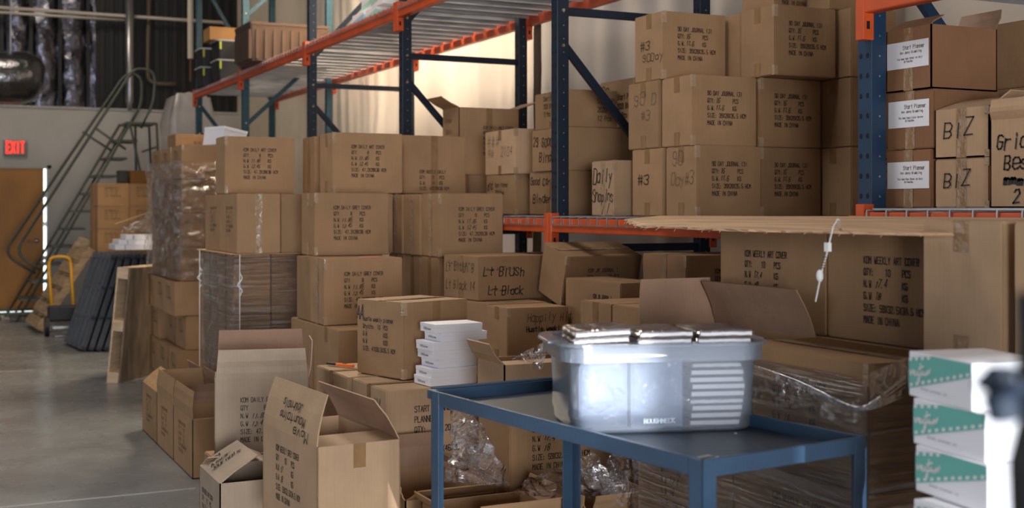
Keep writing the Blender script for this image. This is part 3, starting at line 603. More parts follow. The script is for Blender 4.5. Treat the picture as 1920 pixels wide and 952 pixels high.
carton('narrow carton end next to right daily grey cover carton', 7.035, 2.768, 1.289, .42, .28, .378, tape='V', gloss=True, group=G1)
carton('narrow carton end, second left from right daily grey cover carton', 7.325, 2.76, 1.289, .42, .27, .378, tape='V', gloss=True, group=G1)
for k, lb in enumerate(('carton side left of the Lt Blush carton', 'carton side two places left of Lt Blush carton', 'carton side half hidden by daily grey cover cartons')):
    carton(lb, 6.76 + k * .287, 2.775, .906, .47, .28, .38, group=G1, tape='V')
bulk('floor level carton beneath the plain carton sides left of Lt Blush box', 6.76, 2.79, 0, .45, .84, .904)
carton('carton hand-marked Lt Blush and Lt Black with crossed-out words', 6.14, 2.76, 1.071, .47, .40, .243, yaw=6, tape='L', m=KR, penL=PEN, wL=[('Lt Blush 8', .03, .09, .032, .05, .003), ('~~~~~~~~', .05, .075, .034, .05, .0025), ('Lt Black 14', .03, .19, .03, .05, .003)], wR=[('Lt Blush', .03, .11, .034, .055, .0055), ('~~~~~~', .04, .10, .036, .055, .003), ('Lt Black', .06, .215, .03, .05, .0055), ('~~~~~~', .07, .21, .03, .04, .003)])
carton('carton hand-marked Happily Hitched above printed Hustle, glossy taped corner', 5.67, 2.71, .79, .355, .26, .276, tape='LE', wR=[('Happily Hitched', .115, .075, .0235, .045, .0028)], Rr=None)
bm = bmesh.new(); pl = face_place('R', .365, .26, .276); ribbons(bm, 'Hustle.weekly', .11, -.125, .0165, .026, .005, lambda u, v: pl(u, -v)); newobj('printed_text', bm, INK, C.objects[-1] if False else [o for o in C.objects if o.get('label', '').startswith('carton hand-marked Happily')][0])
carton('carton behind Happily Hitched carton, carrying the Lt Blush carton', 5.95, 2.73, .79, .36, .62, .278)
bulk('tall carton on floor under the Happily Hitched carton', 5.69, 2.74, 0, .33, .90, .788)

carton('START PLANNER carton with big printed marks, front of stack', 5.02, 1.82, .397, .55, .47, .39, Rr=('start', .13, .10, 1.22), tape='LT', m=KR2, wL=[('AW', .30, .1, .05, .06, .006)])  # paler board puts the light on this near carton into its colour
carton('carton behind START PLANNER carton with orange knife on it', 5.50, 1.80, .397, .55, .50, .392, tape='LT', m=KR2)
bulk('floor carton beneath the START PLANNER carton', 5.05, 1.84, 0, .5, .93, .395)
carton('turned Hustle weekly planner carton with glossy brown tape across top', 5.287, 2.0, .792, .393, .358, .353, yaw=18, L=('hustle', .05, .10, .95), tape='ERT', wL=[('AA', .0, .09, .03, .06, .005)])
for k in range(7):
    off = [(.0, .0), (.03, .008), (-.012, .0), (-.01, .006), (.02, .012), (-.02, .0), (-.024, .004)][6 - k]
    nm = ['bottom', 'second from bottom', 'third from bottom', 'middle', 'third from top', 'second from top', 'top'][k]
    w_, d_, h_ = .235, .16, .0385
    t = thing('small_white_box', f'small flat white box on START PLANNER carton, {nm} of stack of seven', 'box', P3(5.05 + abs(off[1]), 2.06 + off[0], .788 + k * .0392), R(random.uniform(-3, 3) + 6), 'seven small white boxes stacked beside Hustle carton')
    bm = bmesh.new(); bx(bm, -d_, 0, 0, w_, 0, h_, bev=.0015); newobj('box_body', bm, WBOX, t)
    bm = bmesh.new(); bx(bm, -d_ - .0008, .0008, -.0008, w_ + .0008, h_ * .62, h_ + .0006, bev=.001); newobj('lid', bm, WBOX, t)
    bm = bmesh.new(); ribbons(bm, 'STARTplanner', -d_ + .04, .012, .0065, .008, .0013, lambda u, v: Vector((u, -.0016, v))); newobj('printed_text', bm, INK, t)

# ---- centre, beyond the cart
carton('tilted KDM JM journal carton leaning up under the orange beam', 5.84, 3.11, 1.045, .47, .28, .285, pitch=15, Rr=('jm', .14, .09), tape='ET', gloss=True)
bulk('carton beneath the tilted journal carton', 5.86, 3.12, .0, .4, .22, 1.04)
carton('low flat KDM JM journal carton in front of the tilted one', 5.18, 3.09, .95, .26, .57, .262, L=('jm', .30, .09))
bulk('carton on floor below the low journal carton', 5.2, 3.095, 0, .25, .54, .948)
carton('side-on plain carton in centre, left half of a pair behind tote', 4.585, 2.69, .82, .45, .28, .345, tape='V')
carton('side-on plain carton in centre, right half of a pair behind tote', 4.30, 2.69, .82, .45, .28, .345, tape='E', gloss=True)
bulk('floor carton under the side-on pair behind tote', 4.31, 2.70, 0, .42, .55, .818)
carton('dark carton with bright tape strip beneath the orange beam', 5.01, 3.36, 1.0, .55, .40, .349, tape='VE', gloss=True, Rr=('jm', .17, .09))
bulk('carton under the rack bearing dark taped carton', 5.02, 3.37, 0, .5, .38, .998)
carton('plain dark carton under rack left of tilted journal carton', 7.0, 3.40, .9, .5, .5, .38)
bulk('dark carton on floor under rack left of navy post', 7.02, 3.42, 0, .46, .46, .898)

G2 = 'weekly art cover cartons on wrapped pallet'
pallet('wooden pallet beneath the big film-wrapped stack behind cart', 2.50, 2.25, 1.14, .90)
for k in range(3):
    z = .137 + k * .345; nm = ('bottom', 'middle', 'top')[k]
    carton(f'weekly art cover carton wrapped in film near cart corner, {nm} row', 2.498, 2.246, z, .325, .59, .343, L=('weekly', .19, .09), tape='E' + ('T' if k == 2 else ''), gloss=True, group=G2)
    if k < 2: carton(f'weekly art cover carton wrapped in film farther behind cart, {nm} row', 3.092, 2.246, z, .325, .556, .343, L=('weekly', .15, .09), group=G2)
carton('open carton with two raised flaps behind the tote', 3.092, 2.246, .827, .325, .556, .343, open_={'far': (4, .162), 'right': (-24, .168)}, m=KR, L=('weekly', .15, .09))
bulk('big carton inside the wrapped stack under weekly art cover cartons', 2.5, 2.58, .137, .36, 1.16, 1.035)
carton('weekly art cover carton on wrapped stack, left one under torn sheet', 3.085, 2.60, 1.174, .325, .575, .333, L=('weekly', .15, .095, .98), group=G2)
carton('weekly art cover carton on wrapped stack, right one behind white cable tie', 2.51, 2.60, 1.174, .325, .57, .333, L=('weekly', .17, .095, .98), tape='', group=G2)
bulk('large brown carton low at right behind white printed boxes', 1.50, 2.46, .0, .6, .94, 1.172)
carton('plain upright carton with tape down its middle, right of cable tie', 2.232, 2.44, 1.174, .42, .271, .374, tape='L', m=KR2)
carton('plain carton at right edge of picture beside upright taped carton', 1.89, 2.43, 1.174, .42, .298, .372, m=KR2)

# torn cardboard sheet lying over the weekly cartons
bm = bmesh.new(); rnd = random.Random(3)
out = []
def seg(p, q, n, j):
    for i in range(n):
        t_ = i / n; out.append((p[0] + (q[0] - p[0]) * t_ + rnd.uniform(-j, j), p[1] + (q[1] - p[1]) * t_ + rnd.uniform(-j, j)))
seg((2.37, 2.30), (3.1, 2.24), 24, .008); seg((3.1, 2.24), (3.9, 2.42), 20, .012); seg((3.9, 2.42), (4.85, 2.92), 22, .014); seg((4.85, 2.92), (4.98, 3.19), 5, .01); seg((4.98, 3.19), (3.7, 3.19), 6, 0); seg((3.7, 3.19), (3.2, 3.19), 4, 0); seg((3.2, 3.19), (2.52, 3.19), 6, 0); seg((2.52, 3.19), (2.52, 2.425), 6, 0); seg((2.52, 2.425), (2.37, 2.42), 2, 0); seg((2.37, 2.42), (2.37, 2.30), 2, 0)
def zs(a, b): return 1.5085 + max(0, b - 2.55) * .052 + (.004 * math.sin(a * 3)) ** 2 * 50 + max(0, (a - 3.6)) * -.004
lay = []
for dz in (0, .004, .007): lay.append([bm.verts.new((-a - (.004 if dz == .004 else 0), b + (rnd.uniform(-.004, .004)), zs(a, b) + dz)) for a, b in out])
bm.faces.new(lay[0]); bm.faces.new(lay[2][::-1])
for k in range(2):
    for i in range(len(out)): j = (i + 1) % len(out); bm.faces.new((lay[k][i], lay[k + 1][i], lay[k + 1][j], lay[k][j]))
for i in range(70):   # torn fibres along the ragged edge
    k = rnd.randrange(0, 66); a, b = out[k]; q = Vector((-a, b, zs(a, b) + .002)); ln = rnd.uniform(.004, .022)
    bar(bm, q, q + Vector((rnd.uniform(-1, 1), -1, rnd.uniform(-1, .3))).normalized() * ln, .0015, .0006)
bmesh.ops.recalc_face_normals(bm, faces=bm.faces[:])
TORN = mat('torn_cardboard', (0.66, 0.43, 0.25), 0.75, noise_amt=0.28, nscale=2.2, stretch=(1, 7, 1))
tag(newobj('cardboard_sheet', bm, TORN), 'large torn-edged cardboard sheet lying across weekly art cover cartons', 'sheet')
# cable tie
t = thing('cable_tie', 'white knotted cable tie hanging over edge of torn cardboard sheet', 'cable tie', P3(2.74, 2.24, 1.515))
bm = bmesh.new()
cp = [pb(1571, 411, 2.24), pb(1562, 425, 2.22), pb(1556, 450, 2.215), pb(1549, 480, 2.21), pb(1543, 500, 2.21), pb(1536, 530, 2.205), pb(1529, 565, 2.20)]
o0 = t.location.copy()
for p, q in zip(cp, cp[1:]): bar(bm, p - o0, q - o0, .009, .002, up=Vector((-.5, -1, 0)))
bar(bm, pb(1571, 412, 2.245) - o0, P3(2.74, 2.36, 1.519) - o0, .009, .002)
newobj('strap', bm, WHITEP, t)
bm = bmesh.new(); g = bmesh.ops.create_icosphere(bm, subdivisions=2, radius=.011)
for v in bm.verts: v.co = Vector((v.co.x, v.co.y * .8, v.co.z * 1.6)) + (pb(1537, 517, 2.205) - o0)
bx(bm, -.008, .008, -.006, .006, -.012, .012, M=Matrix.Translation(pb(1552, 463, 2.21) - o0)); newobj('knot', bm, WHITEP, t)
bm = bmesh.new()
for k in range(5):
    c = pb(1548 - k * .8, 482 + 5 * k, 2.208) - o0; bar(bm, c + Vector((-.006, -.004, 0)), c + Vector((.006, -.004, 0)), .002, .002)
newobj('ridge', bm, INK, t)

# ---- 90 day journal cartons on the shelf
G3 = '90 day journal cartons on the rack shelf'
Z0 = 1.5385
def day(lb, a, b, z, wL=None, L_=None, **k):
    return carton(lb, a, b, z, .39, .28, .352, Rr=('day', .09, .10), wL=wL, tape=k.pop('tape', 'LE'), group=G3, **k)
day('90 day journal carton, lowest row, hand-marked 90 Day #3 and set left', 5.05, 3.45, Z0, wL=[('90', .06, .10, .05, .07, .003), ('Day#3', .05, .19, .042, .06, .003)], penL=PEN2)
day('90 day journal carton, lowest row, dark one at right', 5.07, 3.85, Z0)
day('90 day journal carton, middle row, left with plain taped side', 5.09, 3.45, Z0 + .354)
day('90 day journal carton, middle row, right of the plain taped one', 5.07, 3.85, Z0 + .354)
day('90 day journal carton, top row, hand-marked #3 90 Day on its side', 5.355, 3.45, Z0 + .708, wL=[('#3', .06, .19, .05, .045, .004), ('90Day', .08, .25, .04, .04, .003)])
day('90 day journal carton, top row, right and nearest the blue upright', 4.943, 3.84, Z0 + .708)
carton('carton behind lowest left journal carton, hand-marked #3', 5.345, 3.44, Z0, .39, .30, .352, tape='L', wL=[('#3', .06, .19, .06, .05, .005)], group=G3)
carton('carton behind middle left journal carton, hand-marked 90 Day #3', 5.385, 3.44, Z0 + .354, .39, .30, .352, tape='L', wL=[('90 D', .06, .12, .055, .06, .003), ('#3', .13, .2, .05, .05, .003)], penL=PEN2, group=G3)
carton('narrow carton end between the two top-row journal cartons', 5.24, 3.86, Z0 + .708, .3, .36, .352, tape='V', group=G3)
for k, nm in enumerate(('lowest', 'middle', 'top')):
    carton(f'journal carton partly hidden by blue upright, {nm} row', 4.85, 4.25, Z0 + k * .354, .30, .28, .352, tape='L', group=G3, wR=[('#2', .12, .12, .06, .06, .004), ('90', .14, .22, .05, .05, .004)] if k == 0 else None)
carton('journal carton cropped by top of picture above the others', 5.15, 4.0, Z0 + 1.062, .39, .28, .352, Rr=('day', .05, .10 + .06), group=G3)
carton('journal carton cropped by picture top, right one', 4.95, 4.2, Z0 + 1.062, .39, .19, .352, group=G3)

# ---- binder and misc cartons on the shelf left of them
carton('tall open carton with flaps spread on shelf, scribbled side', 7.97, 3.43, 1.812, .475, .296, .482, open_={'left': (62, .15), 'right': (70, .16), }, Rr=('grey', .19, .15), wL=[('Ulmer', .04, .1, .03, .035, .003), ('Body', .06, .18, .03, .035, .003), ('Jour', .08, .27, .03, .035, .003)], penL=PEN2, tape='W')
carton('scribbled carton below tall open carton on shelf', 7.80, 3.43, 1.5385, .46, .50, .272, tape='V', wL=[('Bryce', .05, .12, .04, .05, .004), ('Fit', .28, .15, .04, .05, .004)])
carton('pale crooked carton with paper patch and pencilled numbers', 7.04, 3.42, 1.80, .44, .50, .29, yaw=-2, m=KR2, tape='LE', wL=[('###', .04, .10, .07, .07, .003), ('##', .05, .17, .06, .06, .003), ('2104', .27, .17, .05, .06, .003)], penL=PEN2)
carton('carton with printed and scrawled writing beneath the crooked pale one', 7.06, 3.43, 1.5385, .44, .445, .26, tape='E', wL=[('and', .02, .10, .03, .06, .004), ('Bliss', .04, .2, .03, .05, .004)], L=('sp', .14, .08, 1.3, INK2))
carton('carton hand-marked 29 Good Binder, half behind the navy post', 6.36, 3.42, 1.803, .76, .44, .256, m=KR, wL=[('29 Good', .02, .10, .037, .06, .005), ('Bind', .10, .20, .04, .06, .005)], gloss=True, tape='E')
carton('carton hand-marked Good Caribbean Binder under 29 Good Binder carton', 6.345, 3.43, 1.5385, .54, .51, .263, m=KR, tape='V', wL=[('Good Caribbean', .02, .08, .034, .05, .005), ('Binder', .05, .19, .04, .05, .005)], Rr=('sp', .26, .11, 1.4))
carton('Start Planner carton with smudge, on top of binder cartons', 6.42, 3.47, 2.064, .40, .44, .225, Rr=('sp', .20, .08, 1.4), L=('sp', .12, .05, 1.3, INK2), tape='L')
carton('carton hand-marked 29 Good Roger under the diagonal brace', 6.22, b_on(1185, 6.22) + .02, 2.064, .28, .39, .29, yaw=2, tape='E', wL=[('29', .02, .09, .05, .06, .005), ('Good', .02, .17, .04, .06, .005), ('Roger', .0, .26, .035, .06, .005)], L=('sp', .20, .12, 1.5))
carton('narrow carton with clear tape hand-marked Daily SnapIns', 5.697, 3.36, 1.5385, .22, .262, .30, m=KR2, tape='VE', gloss=True, yaw=-2, wL=[('Daily', .02, .12, .044, .075, .006), ('SnapIns', .01, .22, .034, .06, .005), ('/ /', .12, .29, .03, .05, .004)])
carton('brown carton with flap line left of tall open shelf carton', 7.58, 2.86, 1.676, .45, .02 + .25, .385, tape='W', Rr=('house', .12, .25))
bulk('carton beneath the brown carton with flap line', 7.61, 2.915, 0, .25, .26, 1.674)

# ---- white-labelled cartons, right bay
def wlabel(t, d, h, lines, u0, v0, lw, lh):
    pl = face_place('L', 0, d, h, .0016); bm = bmesh.new(); q = [pl(u0, v0), pl(u0, v0 + lh), pl(u0 + lw, v0 + lh), pl(u0 + lw, v0)]; bm.faces.new([bm.verts.new(c) for c in q]); lb = newobj('paper_label', bm, PAPER, t)
    bm = bmesh.new(); pl2 = face_place('L', 0, d, h, .0022)
    for (s_, u, v, adv, cap) in lines: ribbons(bm, s_, u0 + u, -(v0 + v), adv, cap, cap * .14, lambda x, y: pl2(x, -y))
    newobj('label_text', bm, INK2, lb)
def lines_(x): return [('Start Planner', .085, .03, .0086, .014), ('Ann Jenny Grumbling', .07, .046, .0058, .009), (x, .055, .068, .0042, .007), ('60 Pads/Box', .09, .079, .0042, .007)]
t = carton('reddish open carton with white label, topmost of the labelled three', 3.373, 3.33, 2.019, .33, .232, .235, m=KR3, tape='V', open_={'left': (-62, .09), 'right': (30, .09)}); wlabel(t, .232, .235, lines_('This Week Pads (Black Ink Only)'), .006, .05, .215, .10)
t = carton('reddish carton with white label, middle of the labelled three', 3.36, 3.33, 1.80, .33, .240, .217, m=KR3, tape='V'); wlabel(t, .240, .217, lines_('This Week Pads-2 Color Version'), .008, .035, .21, .10)
t = carton('reddish carton with white label, lowest of the labelled three', 3.373, 3.33, 1.581, .33, .232, .217, m=KR3, tape='V'); wlabel(t, .232, .217, lines_('This Week Pads (Black Ink Only)'), .008, .045, .215, .10)
carton('carton hand-marked BIZ, lower one beside the labelled cartons', 3.103, 3.33, 1.581, .34, .252, .176, m=KR2, tape='VE', wL=[('BIZ', .045, .10, .04, .05, .005)])
carton('carton hand-marked BIZ with raised flaps, upper one', 3.103, 3.33, 1.759, .34, .252, .176, m=KR2, tape='VE', open_={'near': (-20, .0) if False else (60, .09), 'left': (-72, .12)}, wL=[('BIZ', .045, .10, .045, .055, .005)])
carton('carton hand-marked Grid Bes at right edge of picture', 2.75, 3.31, 1.581, .30, .33, .30, m=KR2, open_={'left': (12, .07), 'right': (10, .07)}, wL=[('Grid', .03, .10, .035, .05, .006), ('Best', .06, .17, .035, .05, .006), ('mmm', .06, .22, .03, .03, .008), ('21', .10, .28, .035, .05, .006)])
carton('plain carton behind the upper BIZ carton', 2.92, 3.70, 1.581, .42, .6, .45, gloss=True, tape='E')
carton('printed carton at far back right behind labelled cartons', 2.9, 3.72, 2.035, .40, .66, .25, Rr=('day', .08, .08))

# ---- left wrapped stack
G4 = 'cartons in the tall film-wrapped stack at left'
pallet('wooden pallet under the tall leftmost film-wrapped stack', 10.24, 1.92, 1.45, .62)
rn = ('bottom', 'second', 'third', 'fourth', 'fifth', 'sixth', 'top'); cn = ('near', 'middle', 'far')
for k in range(7):
    for c in range(3):
        j = .035 if k < 3 else .006; ja, jb = random.uniform(0, j) * .5, random.uniform(-j, j)
        carton(f'carton in leftmost tall stack, {rn[k]} row from floor, {cn[c]} column', 10.24 + c * .478 + ja - (.06 if k < 3 and c == 0 else 0), 1.93 + jb - (.05 if k == 2 else 0), .137 + k * .281, .29, .455, .279, L=('house', .13, .06, .8, INK2), group=G4, soft=.012, yaw=random.uniform(-2.5, 2.5) if k < 3 else 0, tape='E' if k == 6 else '')
bulk('tall plain carton column behind the leftmost wrapped stack', 10.26, 2.30, .137, .26, 1.3, 1.964)
carton('tan carton on top of the leftmost wrapped stack, marked 90 day journal', 10.98, 2.02, 2.108, .50, .4, .125, Rr=('dayt', .16, .085, 1.0, INK2))
t = thing('white_carton', 'white carton lying tilted on top of the leftmost wrapped stack', 'box', P3(10.27, 2.27, 2.112), R(22)); t.rotation_euler = (R(-9), R(0), R(24))
bm = bmesh.new(); bx(bm, -.27, 0, 0, .24, 0, .155, bev=.003); newobj('box_body', bm, mat('pale_blue_white_board', (0.72, 0.76, 0.86), .5), t)
bm = bmesh.new(); bx(bm, -.272, .002, -.002, .242, .13, .157, bev=.002); newobj('lid', bm, MATS['pale_blue_white_board'], t)

# ---- open cartons on the floor
G5 = 'open empty cartons along the aisle floor'
carton('open carton on floor, nearest of the three along the aisle', 7.25, 1.43, .001, .325, .587, .345, L=('weekly', .17, .08, .9, INK2), open_={'left': (-4, .16), 'right': (-5, .16), 'far': (0, .12), 'near': (80, .1)}, wL=None, group=G5)
carton('open carton on floor, middle of the three along the aisle', 7.845, 1.43, .001, .325, .587, .345, L=('weekly', .17, .08, .9, INK2), open_={'left': (-3, .16), 'right': (-5, .16)}, group=G5)
carton('open carton on floor, farthest of three with one flap splayed out', 8.44, 1.43, .001, .325, .587, .345, L=('weekly', .17, .08, .9, INK2), open_={'left': (-50, .16), 'right': (-5, .14), 'near': (-15, .15)}, group=G5)
carton('open KDM daily grey cover carton standing with flaps up', 5.734, 1.232, .396, .435, .28, .388, yaw=-13, m=KRG, Rr=('grey', .12, .11), open_={'near': (-2, .135), 'far': (3, .20), 'right': (6, .17)})
bulk('floor carton beneath the open daily grey cover carton', 5.75, 1.25, 0, .42, .30, .394)
carton('open carton with bent lid flap hand-marked JM Amor Journals', 5.02, 1.10, .001, .32, .40, .456, m=KRG, L=('weekly', .06, .10, .9), open_={'left': (-58, .19), 'right': (-62, .17), 'far': (-60, .1)})
bm = bmesh.new(); A = R(-58)
def jp(q, x): return Vector((x, -(math.sin(A) * q + .010 * math.sin(min(1, max(0, q) / .19) * math.pi)) - math.cos(A) * .004, .456 + math.cos(A) * q - math.sin(A) * .004))
for xo, s_, u in ((.09, 'JM', .05), (.15, 'Amor', .03), (.205, 'Journals', .022)): ribbons(bm, s_, u, 0, .028 if s_ != 'Journals' else .018, .034, .0045, lambda p_, q_, xo=xo: jp(p_, -.40 + xo - q_), hand=.3, slant=.2)
newobj('handwriting', bm, PEN, [o for o in C.objects if o.get('label', '').endswith('JM Amor Journals')][0])
t = carton('large open carton with flap hand-marked Move Mountains Journals', 4.169, 1.254, .396, .32, .59, .345, yaw=4.2, m=KR2, L=('wgrey', .16, .08), tape='R', open_={'left': (-14, .185), 'right': (-32, .175), 'near': (-86, .155)})  # pale board chosen so the colour carries the strong near light
fl = [c for c in t.children if c.name.startswith('flap')][0]; A = R(-14); bm = bmesh.new()
def fp(u, v):   # v runs down the flap from its tip; the words are upside down on it
    q = .185 - v; bow = .010 * math.sin(q / .185 * math.pi); return Vector((-.59 + u, -(math.sin(A) * q + bow) - .002, .345 + math.cos(A) * q))
for s_, u, v, adv in (('Move', .50, .150, .042), ('Mountains', .455, .105, .030), ('Journals', .40, .062, .026)): ribbons(bm, s_, -u, v, adv, .034, .0045, lambda p_, q_: fp(-p_, .185 - (.185 - q_) if False else q_), hand=.3, slant=.2)
newobj('handwriting', bm, PEN, t)
for i in range(3):
    for k in range(4):
        bm = bmesh.new(); bx(bm, -.15, 0, 0, .27, 0, .035, bev=.002); o = newobj('journal', bm, WBOX, loc=P3(4.24 + i * .16, 1.29 - i * .012, .403 + k * .0365)); o.rotation_euler = (0, 0, R(4.2))
        tag(o, f'white boxed journal inside Move Mountains carton, {("near", "middle", "far")[i]} pile, {("lowest", "second", "third", "top")[k]}', 'journal', 'white journals inside the Move Mountains carton')
bulk('carton below the Move Mountains carton, at floor', 4.2, 1.27, 0, .28, .52, .394)
carton('open carton on floor with pinkish inner flap right of Move carton', 4.40, 1.67, .001, .38, .56, .46, open_={'far': (-6, .15), 'left': (15, .05), 'near': (60, .10), 'right': (4, .05)}, wR=[('Ours', .1, .05, .05, .05, .007)])
carton('open carton on floor just behind left cart leg', 3.74, 1.66, .001, .40, .46, .50, open_={'near': (18, .09), 'right': (30, .06), 'left': (40, .06)})
carton('open carton on floor beneath cart with ribbed front flap', 3.74, 2.10, .001, .42, .46, .50, yaw=0, open_={'near': (20, .08), 'left': (6, .07)})
carton('weekly carton marked 59X32.5 standing behind the cart legs', 4.33, 2.08, .486, .59, .30, .345, Rr=('weekly', .10, .10), tape='')
carton('small open carton on top of weekly carton left of the tote', 4.36, 2.07, .832, .40, .26, .13, open_={'left': (35, .10), 'near': (-86, .08)}, m=KR2, gloss=True)
bulk('carton at floor beneath the weekly carton behind cart legs', 4.36, 2.10, 0, .5, .26, .484)

# ------------------------------------------------------------ blue cart
CZ = 1.0; CL, CW = 1.28, .55
cart = thing('utility_cart', 'blue steel utility cart with rimmed top shelf carrying the tote', 'cart', P3(2.35, 1.62, 0), R(7))
bm = bmesh.new(); bx(bm, -CL + .002, -.002, .002, CW - .002, CZ - .04, CZ - .035); newobj('top_shelf', bm, CARTT, cart)
bm = bmesh.new()
for (x0, x1, y0, y1) in ((-CL, 0, 0, .004), (-CL, 0, CW - .004, CW), (-.004, 0, 0, CW), (-CL, -CL + .004, 0, CW)): bx(bm, x0, x1, y0, y1, CZ - .042, CZ, bev=.0015)
for (x0, x1, y0, y1) in ((-CL, 0, 0, .012), (-CL, 0, CW - .012, CW), (-.012, 0, 0, CW)): bx(bm, x0, x1, y0, y1, CZ - .003, CZ, bev=.001)
newobj('rim', bm, CART, cart)
bm = bmesh.new(); tube(bm, [(-CL - .035, .02, CZ - .006), (-CL - .035, CW - .02, CZ - .006)], .011, 12); bx(bm, -CL - .04, -CL + .003, .004, .03, CZ - .03, CZ, bev=.004); bx(bm, -CL - .04, -CL + .003, CW - .03, CW - .004, CZ - .03, CZ, bev=.004); newobj('push_handle', bm, CART, cart)
for x in (0, -CL):
    for y in (0, CW):
        bm = bmesh.new(); sx_ = -1 if x == 0 else 1; sy_ = 1 if y == 0 else -1; e = .0015
        xs = sorted((x - sx_ * e, x + sx_ * .046)); ys = sorted((y - sy_ * e, y + sy_ * .003)); bx(bm, *xs, *ys, .13, CZ + .0005, bev=.001)
        xs = sorted((x - sx_ * e, x + sx_ * .003)); ys = sorted((y - sy_ * e, y + sy_ * .042)); bx(bm, *xs, *ys, .13, CZ + .0005, bev=.001)
        newobj('leg', bm, CART, cart)
        bm = bmesh.new(); cx_, cy_ = x + sx_ * .03, y + sy_ * .03; tube(bm, [(cx_, cy_ - .015, .055), (cx_, cy_ + .015, .055)], .055, 18); bx(bm, cx_ - .02, cx_ + .02, cy_ - .022, cy_ - .018, .05, .135); bx(bm, cx_ - .02, cx_ + .02, cy_ + .018, cy_ + .022, .05, .135); bx(bm, cx_ - .02, cx_ + .02, cy_ - .022, cy_ + .022, .125, .14); newobj('caster', bm, BLACK, cart)
bm = bmesh.new(); bx(bm, -CL + .004, -.004, .004, CW - .004, .18, .185); bx(bm, -CL, 0, 0, .004, .18, .22); bx(bm, -CL, 0, CW - .004, CW, .18, .22); newobj('lower_shelf', bm, CARTT, cart)
# scraps on the shelf
q = pb(1405, 850, 1.70); sA = P3(2.50, 1.80, CZ - .0345)
bm = bmesh.new(); tube(bm, [(0, 0, .006), (.0, .03, .007), (-.01, .05, .004), (-.012, .062, .002)], [.0055, .0065, .003, .001], 8)
bx(bm, -.02, -.012, .066, .072, 0, .003); bx(bm, -.01, -.006, .074, .08, 0, .002); tag(newobj('paper_scrap', bm, WHITEP, loc=P3(2.485, 1.70, CZ - .0345)), 'little white plastic scrap on blue cart shelf by front rim', 'scrap')
bm = bmesh.new(); bx(bm, 0, .006, 0, .005, 0, .002); tag(newobj('paper_scrap', bm, WHITEP, loc=P3(2.75, 2.0, CZ - .0345)), 'tiny white crumb on blue cart shelf beside tote', 'scrap')

# ------------------------------------------------------------ tote
TW, TD, TH = .535, .36, .243
TX = thing('storage_tote', 'frosted clear plastic tote full of wrapped journals on blue cart', 'tote', P3(2.90, 1.575, CZ - .0345), R(-17))
def rr(x0, x1, y0, y1, r, n=6):
    out = []
    for cx, cy, a0 in ((x1 - r, y0 + r, -90), (x1 - r, y1 - r, 0), (x0 + r, y1 - r, 90), (x0 + r, y0 + r, 180)):
        for i in range(n + 1): a = R(a0 + 90 * i / n); out.append((cx + r * math.cos(a), cy + r * math.sin(a)))
    return out
def loft(bm, rings, cap0=True, cap1=False, mi=0):
    V = [[bm.verts.new(p) for p in r_] for r_ in rings]
    for A, B in zip(V, V[1:]):
        n = len(A)
        for i in range(n): bm.faces.new((A[i], A[(i + 1) % n], B[(i + 1) % n], B[i])).material_index = mi
    if cap0: bm.faces.new(V[0][::-1])
    if cap1: bm.faces.new(V[-1])
def tring(t, ins, z): k = .012 * (1 - t) + ins; return [(x, y, z) for x, y in rr(-TD + k, -k, k, TW - k, .055)]
bm = bmesh.new()
rings = [tring(0, .012, 0), tring(.02, .002, .006), tring(.06, 0, .014)] + [tring(t_, 0, TH * t_) for t_ in (.16, .17, .4, .6, .8)] + [tring(1, 0, TH - .001)]
rings = [r_ if i != 4 else [(x, y, z) for x, y, z in tring(.17, -.004, TH * .17)] for i, r_ in enumerate(rings)]
inner = [tring(1, .003, TH - .001), tring(.5, .003, TH * .5), tring(.06, .003, .016), tring(.05, .01, .006)]
loft(bm, rings + inner, True, True); newobj('tote_body', bm, TOTE, TX, smooth=True)
bm = bmesh.new()
def lipr(o, z): return [(x, y, z) for x, y in rr(-TD - o, o, -o * 1.5, TW + o * 1.5, .06 + o)]
loft(bm, [lipr(.0, TH - .045), lipr(.014, TH - .045), lipr(.014, TH - .002), lipr(.022, TH - .002), lipr(.022, TH + .004), lipr(-.002, TH + .004), lipr(-.002, TH - .045)], False, False)
for yy in (-.045, TW + .010): bx(bm, -TD + .10, -.10, yy, yy + .035, TH - .004, TH + .005, bev=.003)
newobj('rim', bm, TOTE, TX, smooth=False)
bm = bmesh.new(); ribbons(bm, 'ROUGHNECK', .205, .030, .0098, .0115, .0026, lambda u, v: Vector((-.0085, u, v)) , mi=0)
for v in bm.verts: v.co.x += .0015
newobj('embossed_text', bm, mat('embossed_frost', (0.72, 0.80, 0.92), .4), TX)
bm = bmesh.new(); bx(bm, -.15, -.06, .0135, .0145, .06, .19); newobj('paper_label', bm, mat('pink_white_label', (0.75, 0.45, 0.45), .5), TX)
COVER = mat('journal_cover', (0.20, 0.15, 0.13), 0.25, noise_amt=0.2, nscale=9)
PAGES = mat('journal_pages', (0.82, 0.82, 0.83), 0.6)
